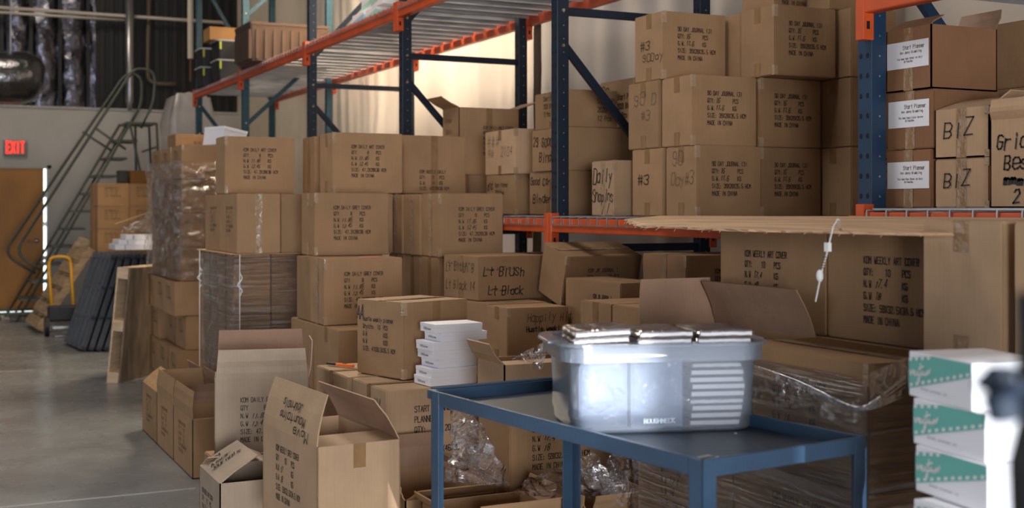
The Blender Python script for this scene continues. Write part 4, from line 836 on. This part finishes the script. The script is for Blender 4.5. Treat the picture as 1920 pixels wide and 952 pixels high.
def journal(label, loc, rz, group, wd=.155, dp=.20, th=.0175, tilt=0.0, wrap=True, par=None, cov=None):
    t = thing('wrapped_journal', label, 'journal', loc, rz, group); t.rotation_euler = (R(tilt), 0, rz)
    bm = bmesh.new(); bx(bm, -dp, 0, 0, wd, 0, .0022, bev=.0008); bx(bm, -dp, 0, 0, wd, th - .0022, th, bev=.0008); bx(bm, -dp, 0.0, -.0008, .0016, 0, th); newobj('cover', bm, cov or COVER, t)
    bm = bmesh.new(); bx(bm, -dp + .002, -.0015, .002, wd - .002, .0024, th - .0024); newobj('pages', bm, PAGES, t)
    if wrap:
        rnd = random.Random(label); bm = bmesh.new(); NX, NY = 14, 14
        for s_ in (0, 1):
            g = []
            for i in range(NX + 1):
                row = []
                for j in range(NY + 1):
                    u, v = i / NX, j / NY; x = -dp - .006 + (dp + .014) * u; y = -.007 + (wd + .014) * v; z = (th + .0015 if s_ else -.0012)
                    ed = max(0, abs(v - .5) * 2 - .86) / .14 * .85; ed2 = max(0, abs(u - .5) * 2 - .93) / .07 * .6; k = min(1, ed + ed2); z = z * (1 - k) + th / 2 * k
                    z += noise.noise(Vector((x * 60 + loc[1] * 9, y * 60, z * 70 + len(label)))) * .0022
                    row.append(bm.verts.new((x, y, z)))
                g.append(row)
            for i in range(NX):
                for j in range(NY): bm.faces.new((g[i][j], g[i + 1][j], g[i + 1][j + 1], g[i][j + 1]))
        newobj('clear_wrapper', bm, FILMB, t, smooth=True)
    return t
TM = Matrix.Translation(TX.location) @ Matrix.Rotation(R(-17), 4, 'Z')
def tpt(x, y, z): return TM @ Vector((x, y, z))
GJ = 'wrapped journals heaped above tote rim'
for k, (y0, nm, n) in enumerate(((.02, 'left', 2), (.195, 'middle', 2), (.365, 'right', 2))):
    for i in range(n): journal(f'film-wrapped journal above tote rim, {nm} pile, {("lower", "upper")[i]} one', tpt(-.035 + .004 * i - (.02 if k == 0 else 0), y0 + .004 * i, TH - .004 + i * .0195), R(-17 + (-3, 2, 1)[k] + 1.5 * i), GJ, tilt=(3, 0, 0)[k])
n = 12
for k in range(n): journal(f'white-edged journal lying in right column of tote, {k + 1} up from tote floor' if k else 'white-edged journal lowest in right column of tote', tpt(-.045 - .003 * (k % 3), .345 + .004 * ((k * 7) % 3), .012 + k * .0198), R(-17), 'journals lying in right column of tote', wd=.155, th=.016, wrap=(k in (3, 8)))
for k in range(4): journal(f'journal standing upright in middle of tote, {("front", "second", "third", "rear")[k]} one', tpt(-.07 - k * .022, .18, .012), 0, 'journals standing upright in middle of tote', wd=.145, dp=.20, wrap=(k == 0), cov=mat(f'pale_journal_cover_{k}', (0.27, 0.34, 0.48), .3) if k == 0 else MATS['pale_journal_cover_0'])
for o in [o for o in C.objects if o.get('label', '').startswith('journal standing upright in middle')]: o.rotation_euler = (R(90) * 0, R(90), R(-17)) ; o.location = o.location + Vector((0, 0, .20)) * 0
for o in [o for o in C.objects if o.get('label', '').startswith('journal standing upright in middle')]: o.rotation_euler = Matrix.Rotation(R(-17), 3, 'Z').to_euler(); o.rotation_euler = (Matrix.Rotation(R(-17), 3, 'Z') @ Matrix.Rotation(R(90), 3, 'Y')).to_euler()
for k in range(4): journal(f'journal standing in left side of tote under shiny film, {("front", "second", "third", "rear")[k]} one', tpt(-.075 - k * .024, .035, .012), 0, 'journals standing in left side of tote', wd=.135, dp=.20, wrap=(k == 0), cov=MATS['pale_journal_cover_0'])
for o in [o for o in C.objects if o.get('label', '').startswith('journal standing in left side')]: o.rotation_euler = (Matrix.Rotation(R(-17), 3, 'Z') @ Matrix.Rotation(R(90), 3, 'Y')).to_euler()

# ------------------------------------------------------------ white boxes with green print, lower right
t = thing('side_table', 'white stand below the teal-printed white boxes', 'table', P3(1.75, 1.84, 0))
bm = bmesh.new(); bx(bm, -.45, .1, -.02, .5, .84, .863, bev=.004); newobj('table_top', bm, WHITEP, t)
for x in (-.42, .07):
    for y in (.02, .46): bm = bmesh.new(); bx(bm, x - .02, x + .02, y - .02, y + .02, 0, .84); newobj('leg', bm, ZINC, t)
def teal_box(label, xn, a, b, z, yaw, w_=.19, d=.228, h=.0985):
    t = thing('printed_white_box', label, 'box', P3(a, b, z), R(yaw), 'white boxes with teal filmstrip print')
    bm = bmesh.new(); bx(bm, -d, 0, 0, w_, 0, h, bev=.002); newobj('box_body', bm, WBOX, t)
    def F(u, v, o=.0012): return Vector((-d + u * d, -o, h * (1 - v)))
    bm = bmesh.new()
    bm.faces.new([bm.verts.new(F(*c)) for c in [(0.003, .15), (.003, .84), (.997, .30), (.997, .02), (.42, .02)]]); newobj('printed_band', bm, GREEN, t)
    bm = bmesh.new()
    def sq(u, v, su, sv, sh): bm.faces.new([bm.verts.new(F(u + x * su, v + x * su * sh + y * sv, .002)) for x, y in ((-1, -1), (-1, 1), (1, 1), (1, -1))])
    for i in range(10): u = .05 + i * .1; sq(u, .775 - (u) * .545, .024, .035, -.54)
    for i in range(4): u = .04 + i * .1; sq(u, .19 - u * .34, .024, .035, -.36)
    def spl(pts):
        for p, q in zip(pts, pts[1:]):
            dx, dy = q[0] - p[0], q[1] - p[1]; l = math.hypot(dx * 2.3, dy); nx, ny = -dy / l * .02 / 2.3, dx * 2.3 / l * .02
            bm.faces.new([bm.verts.new(F(c[0], c[1], .002)) for c in ((p[0] + nx, p[1] + ny), (p[0] - nx, p[1] - ny), (q[0] - nx, q[1] - ny), (q[0] + nx, q[1] + ny))])
    # brush-script word
    spl([(.02, .42), (.04, .54), (.07, .40), (.09, .52), (.12, .44), (.10, .40), (.09, .50), (.13, .52), (.16, .40), (.16, .52), (.20, .46)])
    spl([(.21, .22), (.19, .58), (.17, .68), (.16, .60), (.22, .46), (.25, .38), (.24, .50), (.28, .42), (.28, .50), (.31, .36), (.31, .48), (.335, .34), (.34, .44), (.37, .30)]); spl([(.17, .36), (.26, .28)])
    newobj('print_marks', bm, WHITEP, t)
    bm = bmesh.new(); ribbons(bm, 'START planner co', .22, 0, .026, .03, .008, lambda u, v: F(u, .80 - v, .002)); newobj('printed_text', bm, mat('grey_print', (0.45, 0.45, 0.48), .5) if 'grey_print' not in MATS else MATS['grey_print'], t)
    return t
def near_ab(x, Yd): Xc = ray(x) * Yd; return -Xc * SN + Yd * CS, Xc * CS + Yd * SN
for lb, xn, Yd, z, yaw in (('teal-printed white box, topmost of the pile at lower right', 1822, 2.50, 1.1655, -11.5), ('teal-printed white box, second from top of the pile', 1847, 2.47, 1.0665, -7), ('teal-printed white box, third from top of the pile', 1851, 2.45, .9675, -7.5), ('teal-printed white box at pile foot, pushed out to the left', 1846, 2.38, .8665, -9)):
    a, b = near_ab(xn, Yd); teal_box(lb, xn, a, b, z, yaw)

# blurred camera support at the right edge
t = thing('tripod', 'blurred black tripod head with knob, cropped by right edge of picture', 'tripod', P3(.62, .86, 0))
a0, b0 = near_ab(1972, .86); t.location = P3(a0, b0, 0)
bm = bmesh.new(); tube(bm, [(0, 0, .6), (0, 0, 1.30)], .014, 14); newobj('centre_column', bm, BLACK, t)
bm = bmesh.new(); tube(bm, [(0, 0, 1.30), (0, 0, 1.33), (0, 0, 1.40), (0, 0, 1.43), (0, 0, 1.52)], [.02, .027, .029, .022, .024], 20); newobj('head', bm, BLACK, t)
for k in range(3):
    an = R(90 + 120 * k + 60); bm = bmesh.new(); tube(bm, [(.02 * math.cos(an), .02 * math.sin(an), .75), (.42 * math.cos(an), .42 * math.sin(an), .005)], [.014, .010], 10); newobj('leg', bm, BLACK, t)
lk = near_ab(1868, .84); L0 = P3(lk[0], lk[1], 0) - t.location
zt_, zb_ = EYE - (708 - 390) / FPX * .84, EYE - (785 - 390) / FPX * .84
KN = mat('dark_slate_knob', (0.03, 0.045, 0.07), .4)
bm = bmesh.new(); side_ = Vector((L0.x, L0.y, 0)).normalized()
tube(bm, [Vector((L0.x, L0.y, zt_)) + side_ * .003, Vector((L0.x, L0.y, zt_)) , Vector((L0.x, L0.y, zt_ - .012)) - side_ * .004, Vector((L0.x, L0.y, zb_)) - side_ * .008], [.009, .0155, .0125, .0115], 16)
tube(bm, [Vector((L0.x, L0.y, zt_ - .006)), Vector((0, 0, zt_ - .01))], .005, 10); newobj('knob', bm, KN, t)

# ------------------------------------------------------------ stretch film
def shell(label, a0, a1, b0, b1, z0, z1, m=FILM, faces='LRT', amp=.008, name='stretch_film', nz=24, off=.012, sag=0.0):
    """film pulled round a stack: one rippled sheet running along the aisle side, round the near corner and across the end"""
    bm = bmesh.new(); la, lb = abs(a1 - a0), b1 - b0; n1, n2 = int(la / .04) + 2, int(lb / .04) + 2; cols = []
    path = [(-a1 + la * i / n1, b0 - off, 0, -1) for i in range(n1)] + [(-a0 + off * .7, b0 - off * .7, .7, -.7)] + [(-a0 + off, b0 + lb * i / n2, 1, 0) for i in range(1, n2 + 1)]
    nz = max(nz, int((z1 - z0) / .03))
    for x, y, nx, ny in path:
        col = []
        for j in range(nz + 1):
            z = z0 + (z1 - z0) * j / nz; s_ = x + y
            if sag: 
                zt = z1 - sag * (0.5 + 0.5 * noise.noise(Vector((s_ * 3, 1, 2)))); z = z0 + (zt - z0) * j / nz
            k = noise.noise(Vector((s_ * 2.2, z * 9 + s_ * 1.5, a0))) * amp + noise.noise(Vector((s_ * 6, z * 26, 7))) * amp * .35
            k = abs(k)
            col.append(bm.verts.new((x + nx * k, y + ny * k, z)))
        cols.append(col)
    for A, B in zip(cols, cols[1:]):
        for j in range(nz): bm.faces.new((A[j], B[j], B[j + 1], A[j + 1]))
    return tag(newobj(name, bm, m, smooth=True), label, 'stretch film')
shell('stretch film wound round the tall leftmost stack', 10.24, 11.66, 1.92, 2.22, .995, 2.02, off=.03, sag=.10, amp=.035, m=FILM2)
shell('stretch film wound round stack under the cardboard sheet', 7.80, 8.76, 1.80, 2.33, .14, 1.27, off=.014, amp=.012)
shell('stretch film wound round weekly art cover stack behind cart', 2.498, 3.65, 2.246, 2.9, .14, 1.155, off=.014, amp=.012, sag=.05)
def crumple(label, pts, n=34, amp=.03, fq=9, seed=1, m=FILMC):
    """loose crumpled film spanning four corner points"""
    bm = bmesh.new(); A, B, C_, D = [Vector(p) for p in pts]; nr = (B - A).cross(D - A).normalized(); g = []
    for i in range(n + 1):
        row = []
        for j in range(n + 1):
            u, v = i / n, j / n; P = A.lerp(B, u).lerp(D.lerp(C_, u), v); q = P * fq + Vector((seed * 9, 0, 0))
            e = 4 * v * (1 - v); nv = noise.noise_vector(q) * amp + noise.noise_vector(q * 2.6) * amp * .45 + nr * abs(noise.noise(q * 1.3)) * amp * 1.3
            row.append(bm.verts.new(P + nv * (.4 + .6 * e)))
        g.append(row)
    for i in range(n):
        for j in range(n): bm.faces.new((g[i][j], g[i + 1][j], g[i + 1][j + 1], g[i][j + 1]))
    return tag(newobj('crumpled_film', bm, m, smooth=True), label, 'plastic film')
crumple('crumpled clear film hanging behind left cart leg', [pa(848, 762, 4.30), pa(884, 765, 4.30), pa(962, 912, 4.22), pa(832, 905, 4.28)], amp=.028, fq=14)
crumple('crumpled clear film spilling over cartons under the cart', [pa(1010, 890, 3.95), pa(1110, 850, 3.85), pa(1192, 945, 3.70), pa(960, 930, 4.1)], amp=.03, fq=13, seed=3)
crumple('taut clear film pulled down from corner of wrapped stack under cart', [pa(1140, 860, 3.74), pa(1195, 788, 3.70), pa(1196, 950, 3.68), pa(1120, 945, 3.74)], amp=.012, fq=9, seed=4)
crumple('loose clear film over box flap left of the tote', [pa(905, 700, 4.66), pa(1020, 640, 4.30), pa(1020, 690, 4.30), pa(920, 720, 4.60)], amp=.015, fq=12, seed=5)
crumple('bunched clear film band across wrapped stack beside the tote', [pb(1392, 742, 2.205), pb(1600, 795, 2.205), pb(1622, 762, 2.205), pb(1400, 690, 2.205)], amp=.014, fq=16, seed=6)
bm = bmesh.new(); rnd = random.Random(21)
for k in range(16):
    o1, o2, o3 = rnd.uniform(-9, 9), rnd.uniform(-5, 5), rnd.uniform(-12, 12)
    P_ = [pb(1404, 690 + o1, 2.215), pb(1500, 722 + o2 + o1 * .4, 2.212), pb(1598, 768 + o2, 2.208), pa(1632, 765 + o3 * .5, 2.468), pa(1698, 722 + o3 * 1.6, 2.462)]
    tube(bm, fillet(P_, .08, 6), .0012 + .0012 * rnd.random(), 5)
tag(newobj('film_highlight', bm, film('film_strands', .25, .6, rough=.08, scale=(8, 8, 8), bumpd=.02), smooth=True), 'pale film strands added as the highlight across wrapped stack right of the tote', 'plastic film')  # whitish strands imitate a bright streak of light on the film
crumple('clear film tail flying off corner of wrapped stack at right', [pa(1630, 700, 2.46), pa(1700, 668, 2.44), pa(1704, 712, 2.44), pa(1630, 770, 2.46)], amp=.008, fq=14, seed=8)
for k, x in enumerate((384, 452)):
    bm = bmesh.new(); aa = 7.80 + (.93 if k == 0 else 0) ; q = Vector((-aa + (.028 if k else 0), 1.80 - (.028 if not k else -.03), 0)); tube(bm, [q + Vector((0, 0, 1.284)), q + Vector((.001, 0, .8)), q + Vector((0, 0, .14))], .003, 6)
    g = fillet([q + Vector((0, 0, 1.17)), q + Vector((.0, .02, 1.13)), q + Vector((.0, -.02, 1.09)), q + Vector((0, .02, 1.06)), q + Vector((0, 0, 1.02))], .02); tube(bm, g, .004, 6)
    tag(newobj('strapping', bm, WHITEP), ('white strap with knot down far edge of wrapped stack', 'white strap with knot down near corner of wrapped stack')[k], 'strap')

# orange knife
t = thing('utility_knife', 'orange and black box cutter lying on carton top', 'knife', P3(5.90, 1.875, .7935), R(0)); p0 = Vector((0, 0, 0))
t.rotation_euler = (0, 0, R(28))
bm = bmesh.new(); bx(bm, 0.0, .115, -.011, .011, 0, .014, bev=.004); newobj('handle', bm, ORP, t)
bm = bmesh.new(); bx(bm, -.065, .0, -.010, .010, .001, .013, bev=.003); bx(bm, .045, .065, -.005, .005, .013, .017, bev=.001); newobj('grip', bm, BLACK, t)
bm = bmesh.new(); bx(bm, .115, .135, -.006, .006, .005, .0065); newobj('blade', bm, ZINC, t)

# ------------------------------------------------------------ high shelf contents
def bin_(label, a, b, z, w_, d, h, body, lid, ribs=0, latch=True, cat='bin'):
    t = thing('storage_bin', label, cat, P3(a, b, z))
    bm = bmesh.new(); loft(bm, [[(x, y, 0) for x, y in rr(-d + .03, -.03, .03, w_ - .03, .03)], [(x, y, h * .97) for x, y in rr(-d + .005, -.005, .005, w_ - .005, .03)]], True, True)
    for i in range(ribs): y = w_ * (i + .7) / (ribs + .4); bx(bm, -.03, .004, y, y + .03, .02, h * .8); 
    for i in range(ribs): x = -d * (i + .7) / (ribs + .4); bx(bm, x, x + .03, -.004, .03, .02, h * .8)
    newobj('bin_body', bm, body, t)
    bm = bmesh.new(); loft(bm, [[(x, y, h * .93) for x, y in rr(-d, 0, 0, w_, .03)], [(x, y, h) for x, y in rr(-d, 0, 0, w_, .03)]], True, True); newobj('lid', bm, lid, t)
    if latch: bm = bmesh.new(); bx(bm, 0, .010, .03, .05, h * .5, h * .9); newobj('latch', bm, YEL2, t)
    return t
ZS = 3.106
bA = b_on(407, 14.5)
for k in range(2):
    bin_(f'black storage bin with grey lid and yellow latches, near pile, {("lower", "upper")[k]}', 14.5, bA, ZS + k * .232, .5, .40, .23, BLACK, LIDG)
    bin_(f'black storage bin with yellow latches, pile at far rack end, {("lower", "upper")[k]}', 15.35, bA - .02, ZS + k * .232, .5, .40, .23, BLACK, LIDG)
carton('small tan open carton on top of the black storage bins', 14.6, b_on(393, 14.6), ZS + .466, .36, .36, .155, m=kraft('tan_board', (0.42, 0.22, 0.08)))
t = bin_('big ribbed brown storage bin on high rack shelf', 12.55, b_on(468, 12.55), ZS, b_on(620, 12.55) - b_on(468, 12.55), .7, .40, BROWNB, BROWNB, ribs=9, latch=False)
bin_('second brown storage bin behind the big ribbed one', 13.30, b_on(462, 13.3), ZS, .75, .30, .36, BROWNB, BROWNB, ribs=6, latch=False)
def wprint(label, a, b, z, w_, d, h, m):
    t = thing('printed_white_box', label, 'box', P3(a, b, z), 0, 'white printed boxes on high shelf')
    bm = bmesh.new(); bx(bm, -d, 0, 0, w_, 0, h, bev=.002); newobj('box_body', bm, WBOX, t)
    bm = bmesh.new()
    for q in ([(-d, -.0015, h * .1), (-.0, -.0015, h * .5), (0, -.0015, h * .85), (-d, -.0015, h * .5)], [(.0015, 0, h * .45), (.0015, w_, h * .05), (.0015, w_, h * .4), (.0015, 0, h * .8)]): bm.faces.new([bm.verts.new(c) for c in q])
    newobj('printed_band', bm, m, t)
wprint('white box with pale blue print on high shelf, lowest left', 9.75, b_on(682, 9.75), ZS, .20, .30, .115, BLUEP)
wprint('white box with green print on high shelf, next to navy post', 9.45, b_on(706, 9.45), ZS, .26, .28, .115, GREEN2)
wprint('white box with green band on high shelf, second layer left', 9.62, b_on(700, 9.62), ZS + .117, .22, .30, .115, GREEN2)
wprint('white box with green band on high shelf, second layer right', 9.3, b_on(718, 9.3), ZS + .117, .24, .28, .115, GREEN2)
wprint('white box with green band on high shelf, cropped by picture top', 9.6, b_on(702, 9.6), ZS + .234, .22, .28, .115, GREEN2)

# ------------------------------------------------------------ rolling ladder at the far wall
AN, AFR = 18.3, 18.95
t = thing('rolling_ladder', 'dark grey rolling warehouse ladder before the far wall', 'ladder', P3(18.6, 1.3, 0)); o0 = t.location.copy()
def lad(name, pts, r, a, fr=.12):
    bm = bmesh.new(); tube(bm, [p - o0 for p in fillet([pa(x, y, a) for x, y in pts], fr, 5)], r, 10); return newobj(name, bm, LADM, t, smooth=True)
lad('handrail', [(66, 512), (20, 484), (12, 466), (232, 143), (248, 136), (266, 147), (265, 195), (247, 228)], .021, AFR)
lad('handrail', [(76, 506), (40, 484), (33, 464), (247, 134), (259, 128), (283, 131), (291, 147), (287, 195), (264, 240)], .021, AN)
lad('rail_brace', [(155, 247), (210, 283)], .017, AFR); lad('rail_brace', [(180, 241), (236, 280)], .017, AN)
def stz(k): return (225 - 19.2 * k, 233 + 32.2 * k)
lad('stringer', [stz(0), stz(11.2)], .019, AFR); q = stz(11.2); lad('stringer', [(243, 233), (243 - 19.2 * 11.2, 233 + 33.6 * 11.2)], .019, AN)
lad('stringer', [(236, 236), (236 - 19.2 * 11, 236 + 32.5 * 11)], .014, AFR)
for k in range(12):
    p = pa(225 - 19.2 * k, 233 + 32.2 * k, AFR); bm = bmesh.new(); wd = .30 if k else .42
    bx(bm, -AN - .02, -AFR + .02, p.y, p.y + wd, p.z - .03, p.z, M=Matrix.Translation(-o0)) if False else bx(bm, -AFR, -AN, p.y, p.y + wd, p.z - .03, p.z, M=Matrix.Translation(-o0)); newobj('tread', bm, LADM, t)
PZ = z_at(233, AFR, b_on(225, AFR)); pbY = b_on(225, AFR) + .42
for (aa, yb_, dy) in ((AN, pbY, .12), (AFR, pbY, .12), (AFR, pbY - .2, .05), (AN, pbY - .38, .6)):
    bm = bmesh.new(); tube(bm, [Vector((-aa, yb_, PZ - .01)) - o0, Vector((-aa, yb_ + dy, .02)) - o0], .017, 8); newobj('rear_leg', bm, LADM, t)
bm = bmesh.new(); tube(bm, [Vector((-AN, pbY + .02, PZ - .35)) - o0, Vector((-AFR, pbY - .1, PZ - .4)) - o0], .014, 8); newobj('rear_brace', bm, LADM, t)
for aa, yy in ((AN, .95), (AFR, .95), (AN, pbY + .12), (AFR, pbY + .12)):
    bm = bmesh.new(); tube(bm, [Vector((-aa, yy - .0, .06)) - o0 + Vector((-.02, 0, 0)), Vector((-aa, yy, .06)) - o0 + Vector((.02, 0, 0))], .06, 14); newobj('caster', bm, BLACK, t)
for aa in (AN, AFR): bm = bmesh.new(); bar(bm, Vector((-aa, .9, .12)) - o0, Vector((-aa, pbY + .15, .12)) - o0, .035); newobj('base_rail', bm, LADM, t)

# ------------------------------------------------------------ hand truck
AH = 16.1
t = thing('hand_truck', 'hand truck with yellow loop handle and black body on floor', 'hand truck', pa(115, 633, AH)); t.location.z = 0; o0 = t.location.copy()
bm = bmesh.new(); tube(bm, [p - o0 for p in fillet([pa(99, 600, AH), pa(91, 500, AH + .15), pa(94, 481, AH + .18), pa(131, 481, AH + .18), pa(133, 500, AH + .15), pa(139, 600, AH)], .1, 5)], .019, 12); newobj('handle', bm, YELLOW, t, smooth=True)
bm = bmesh.new(); p, q = pa(89, 573, AH), pa(147, 573, AH); z1, z0 = p.z, pa(89, 603, AH).z; bx(bm, -AH - .05, -AH + .05, p.y, q.y, z0, z1, bev=.025, M=Matrix.Translation(-o0)); newobj('body', bm, BLACK, t)
for xx in (88, 146):
    p = pa(xx, 615, AH); bm = bmesh.new(); tube(bm, [Vector((-AH - .02, p.y - .025, .125)) - o0, Vector((-AH - .02, p.y + .025, .125)) - o0], .125, 22); w_ = newobj('wheel', bm, BLACK, t)
    bm = bmesh.new(); tube(bm, [Vector((-AH - .02, p.y - .028, .125)) - o0, Vector((-AH - .02, p.y + .028, .125)) - o0], .05, 16); newobj('hub', bm, GREYP, w_)
bm = bmesh.new(); p, q = pa(99, 618, AH), pa(139, 618, AH); bx(bm, -AH, -AH + .22, p.y, q.y, .012, .02, M=Matrix.Translation(-o0)); bx(bm, -AH - .02, -AH + .02, p.y, q.y, .09, .12, M=Matrix.Translation(-o0)); newobj('toe_plate', bm, ZINC, t)

# ------------------------------------------------------------ leaning pallets
def lean(name, label, O, U, V, thick, m, nb=7, gap=.35, cat='pallet', blocks=True, ribs=False, block=False):
    """pallet standing on edge: U across, V up the boards; Empty at its foot"""
    O, U, V = Vector(O), Vector(U), Vector(V); N = U.cross(V).normalized(); u, v = U.normalized(), V.normalized(); lu, lv = U.length, V.length
    t = thing(name, label, cat, O); Mx = Matrix((u, v, N)).transposed().to_4x4()
    def part(n_, boxes, mm):
        bm = bmesh.new()
        for b_ in boxes: bx(bm, *b_, bev=.002)
        for vv in bm.verts: vv.co = Mx @ vv.co
        newobj(n_, bm, mm, t)
    if ribs:
        part('panel', [(0, lu, 0, lv, thick * .4, thick * .6)], m)
        for k in range(5): x = lu * (k + .0) / 4; part('rib', [(max(0, x - .03), min(lu, x + .03), 0, lv, 0, thick)], m)
        for k in range(4): part('cross_rib', [(0, lu, lv * k / 3.2, lv * k / 3.2 + .04, 0, thick)], m)
        return t
    if block:
        part('deck_board', [(0, lu, 0, lv, thick - .02, thick)], WOODD); part('bottom_board', [(0, lu, 0, lv, 0, .018)], m)
        for k in range(3): y = (lv - .1) * k / 2; part('stringer', [(0, lu, y, y + .1, .018, thick - .02)], m)
        return t
    for k in range(nb): y = lv * k / nb; part('deck_board', [(0, lu, y, y + lv / nb * (1 - gap), thick - .018, thick)], m)
    for k in range(3): x = (lu - .04) * k / 2; part('stringer', [(x, x + .04, 0, lv, .018, thick - .018)], m)
    for k in range(3): y = (lv - .1) * k / 2; part('bottom_board', [(0, lu, y, y + .1, 0, .018)], m)
    return t
lean('wooden_pallet', 'pale wooden pallet standing on edge beside leftmost wrapped stack', P3(11.60, 1.52, 0), (-.62, .52, 0), (.03, .09, 1.045), .135, WOODL, block=True)
lean('wooden_pallet', 'brown wooden pallet leaning behind the hand truck', P3(17.6, 1.36, 0.01), (1.1, .05, 0), (0, .62, 1.02), .12, WOOD, nb=6, gap=.3)
lean('wooden_pallet', 'second wooden pallet leaning further back by the ladder', P3(18.1, 1.50, 0.01), (.4, .02, 0), (0, .60, 1.12), .12, WOODL, nb=6, gap=.35)
for k in range(6):
    lean('plastic_pallet', f'grey plastic pallet leaning in the row, {("leftmost", "second from left", "third from left", "third from right", "second from right", "rightmost")[k]}', P3(15.15 - k * .05, 1.56 + k * .075, 0.01), (.95, 0.08, 0), (0, .33, 1.05), .052, GREYP, ribs=True)
bulk('pallet-high carton behind leaning grey pallets', 13.75, 2.40, 0, .8, 1.1, 1.13)
zt = 1.135
for k, (x, aa, w_, d_, h_, lb) in enumerate(((216, 13.55, .60, .5, .055, 'flat white tray lowest on pile behind leaning pallets'), (222, 13.6, .55, .45, .05, 'flat white tray second up on pile behind pallets'), (236, 13.65, .45, .4, .05, 'flat white tray topmost on pile behind pallets'))):
    t = thing('white_tray', lb, 'tray', P3(aa, b_on(x, aa), zt)); bm = bmesh.new(); bx(bm, -d_, 0, 0, w_, 0, h_, bev=.003); newobj('tray_body', bm, WBOX, t); bm = bmesh.new()
    for i in range(3): bx(bm, .001, .002, w_ * (i + .5) / 3, w_ * (i + .5) / 3 + .006, .002, h_ - .002)
    newobj('divider_line', bm, GREYP, t); zt += h_ + .001
crumple('crumpled shiny film on white trays left of tall stack', [pa(228, 440, 13.5), pa(280, 432, 13.3), pa(280, 400, 13.5), pa(240, 425, 13.7)], amp=.05, fq=9, seed=11)
bm = bmesh.new(); p, q = pa(218, 419, 13.5), pa(283, 397, 13.4)
for v in bx(bm, 0, 1, -.5, .0, -.004, .004): pass
d_ = (q - p); Mx = Matrix((d_, Vector((-.5, .1, .0)), Vector((0, 0, 1)))).transposed().to_4x4()
for v in bm.verts: v.co = Mx @ v.co
tag(newobj('cardboard_flap', bm, KR2, loc=p), 'bent cardboard sheet sticking out over film and white trays', 'sheet')
G6 = 'far cartons standing before the ladder'
aF, bF = near_ab(183, 16.05)
for k in range(3):
    for c in range(2):
        carton(f'far carton before the ladder, {("third row down", "second row down", "top row")[k]}, {("left", "right")[c]} column', aF, bF + c * .405, 1.005 + k * .301, .40, .30, .299, Rr=('house', .09, .07, .95, INK2), group=G6, m=KR4)
    carton(f'far carton set back beside the ladder, {("third row down", "second row down", "top row")[k]}', aF + .31, bF - .02, 1.005 + k * .301, .40, .30, .295, group=G6, m=KR4)
bulk('wide carton on floor beneath far cartons by the ladder', aF, bF - .01, 0, .82, .62, 1.003)
carton('small brown box on top of far cartons, under ladder legs', aF + .05, bF + .42, 1.91, .36, .25, .17, m=kraft('dark_tan_board', (0.25, 0.11, 0.03)))
bm = bmesh.new(); bx(bm, -.2, 0, 0, .12, 0, .17, bev=.01); tag(newobj('black_box', bm, BLACK, loc=P3(aF + .05, bF + .27, 1.91)), 'small black box on far cartons, left of small brown box', 'box')

# draped cover behind
bm = bmesh.new(); a1, = (17.3,); b1, b2 = b_on(322, a1), b_on(372, a1); zt = z_at(172, a1, b1)
g = bmesh.ops.create_cube(bm, size=1); bmesh.ops.subdivide_edges(bm, edges=bm.edges[:], cuts=7, use_grid_fill=True)
for v in bm.verts:
    x, y, z = v.co + Vector((.5, .5, .5)); k = 1 - .25 * max(0, z - .85) / .15 * abs(y - .5) * 2
    nz_ = noise.noise_vector(Vector((x * 4, y * 6, z * 9))) * .04
    v.co = Vector((-a1 - .8 + .8 * x, b1 + (b2 - b1 + .25) * (.5 + (y - .5) * k), max(0, zt * z - (.18 * abs(y - .4) ** 2 if z > .9 else 0)))) + nz_ * (1 if z > .05 else 0)
tag(newobj('draped_cover', bm, film('drape_plastic', .55, .7, rough=.3, scale=(1, 1, 1), white=(.6, .56, .55)), smooth=True), 'translucent plastic draped over tall load at rack end', 'cover')
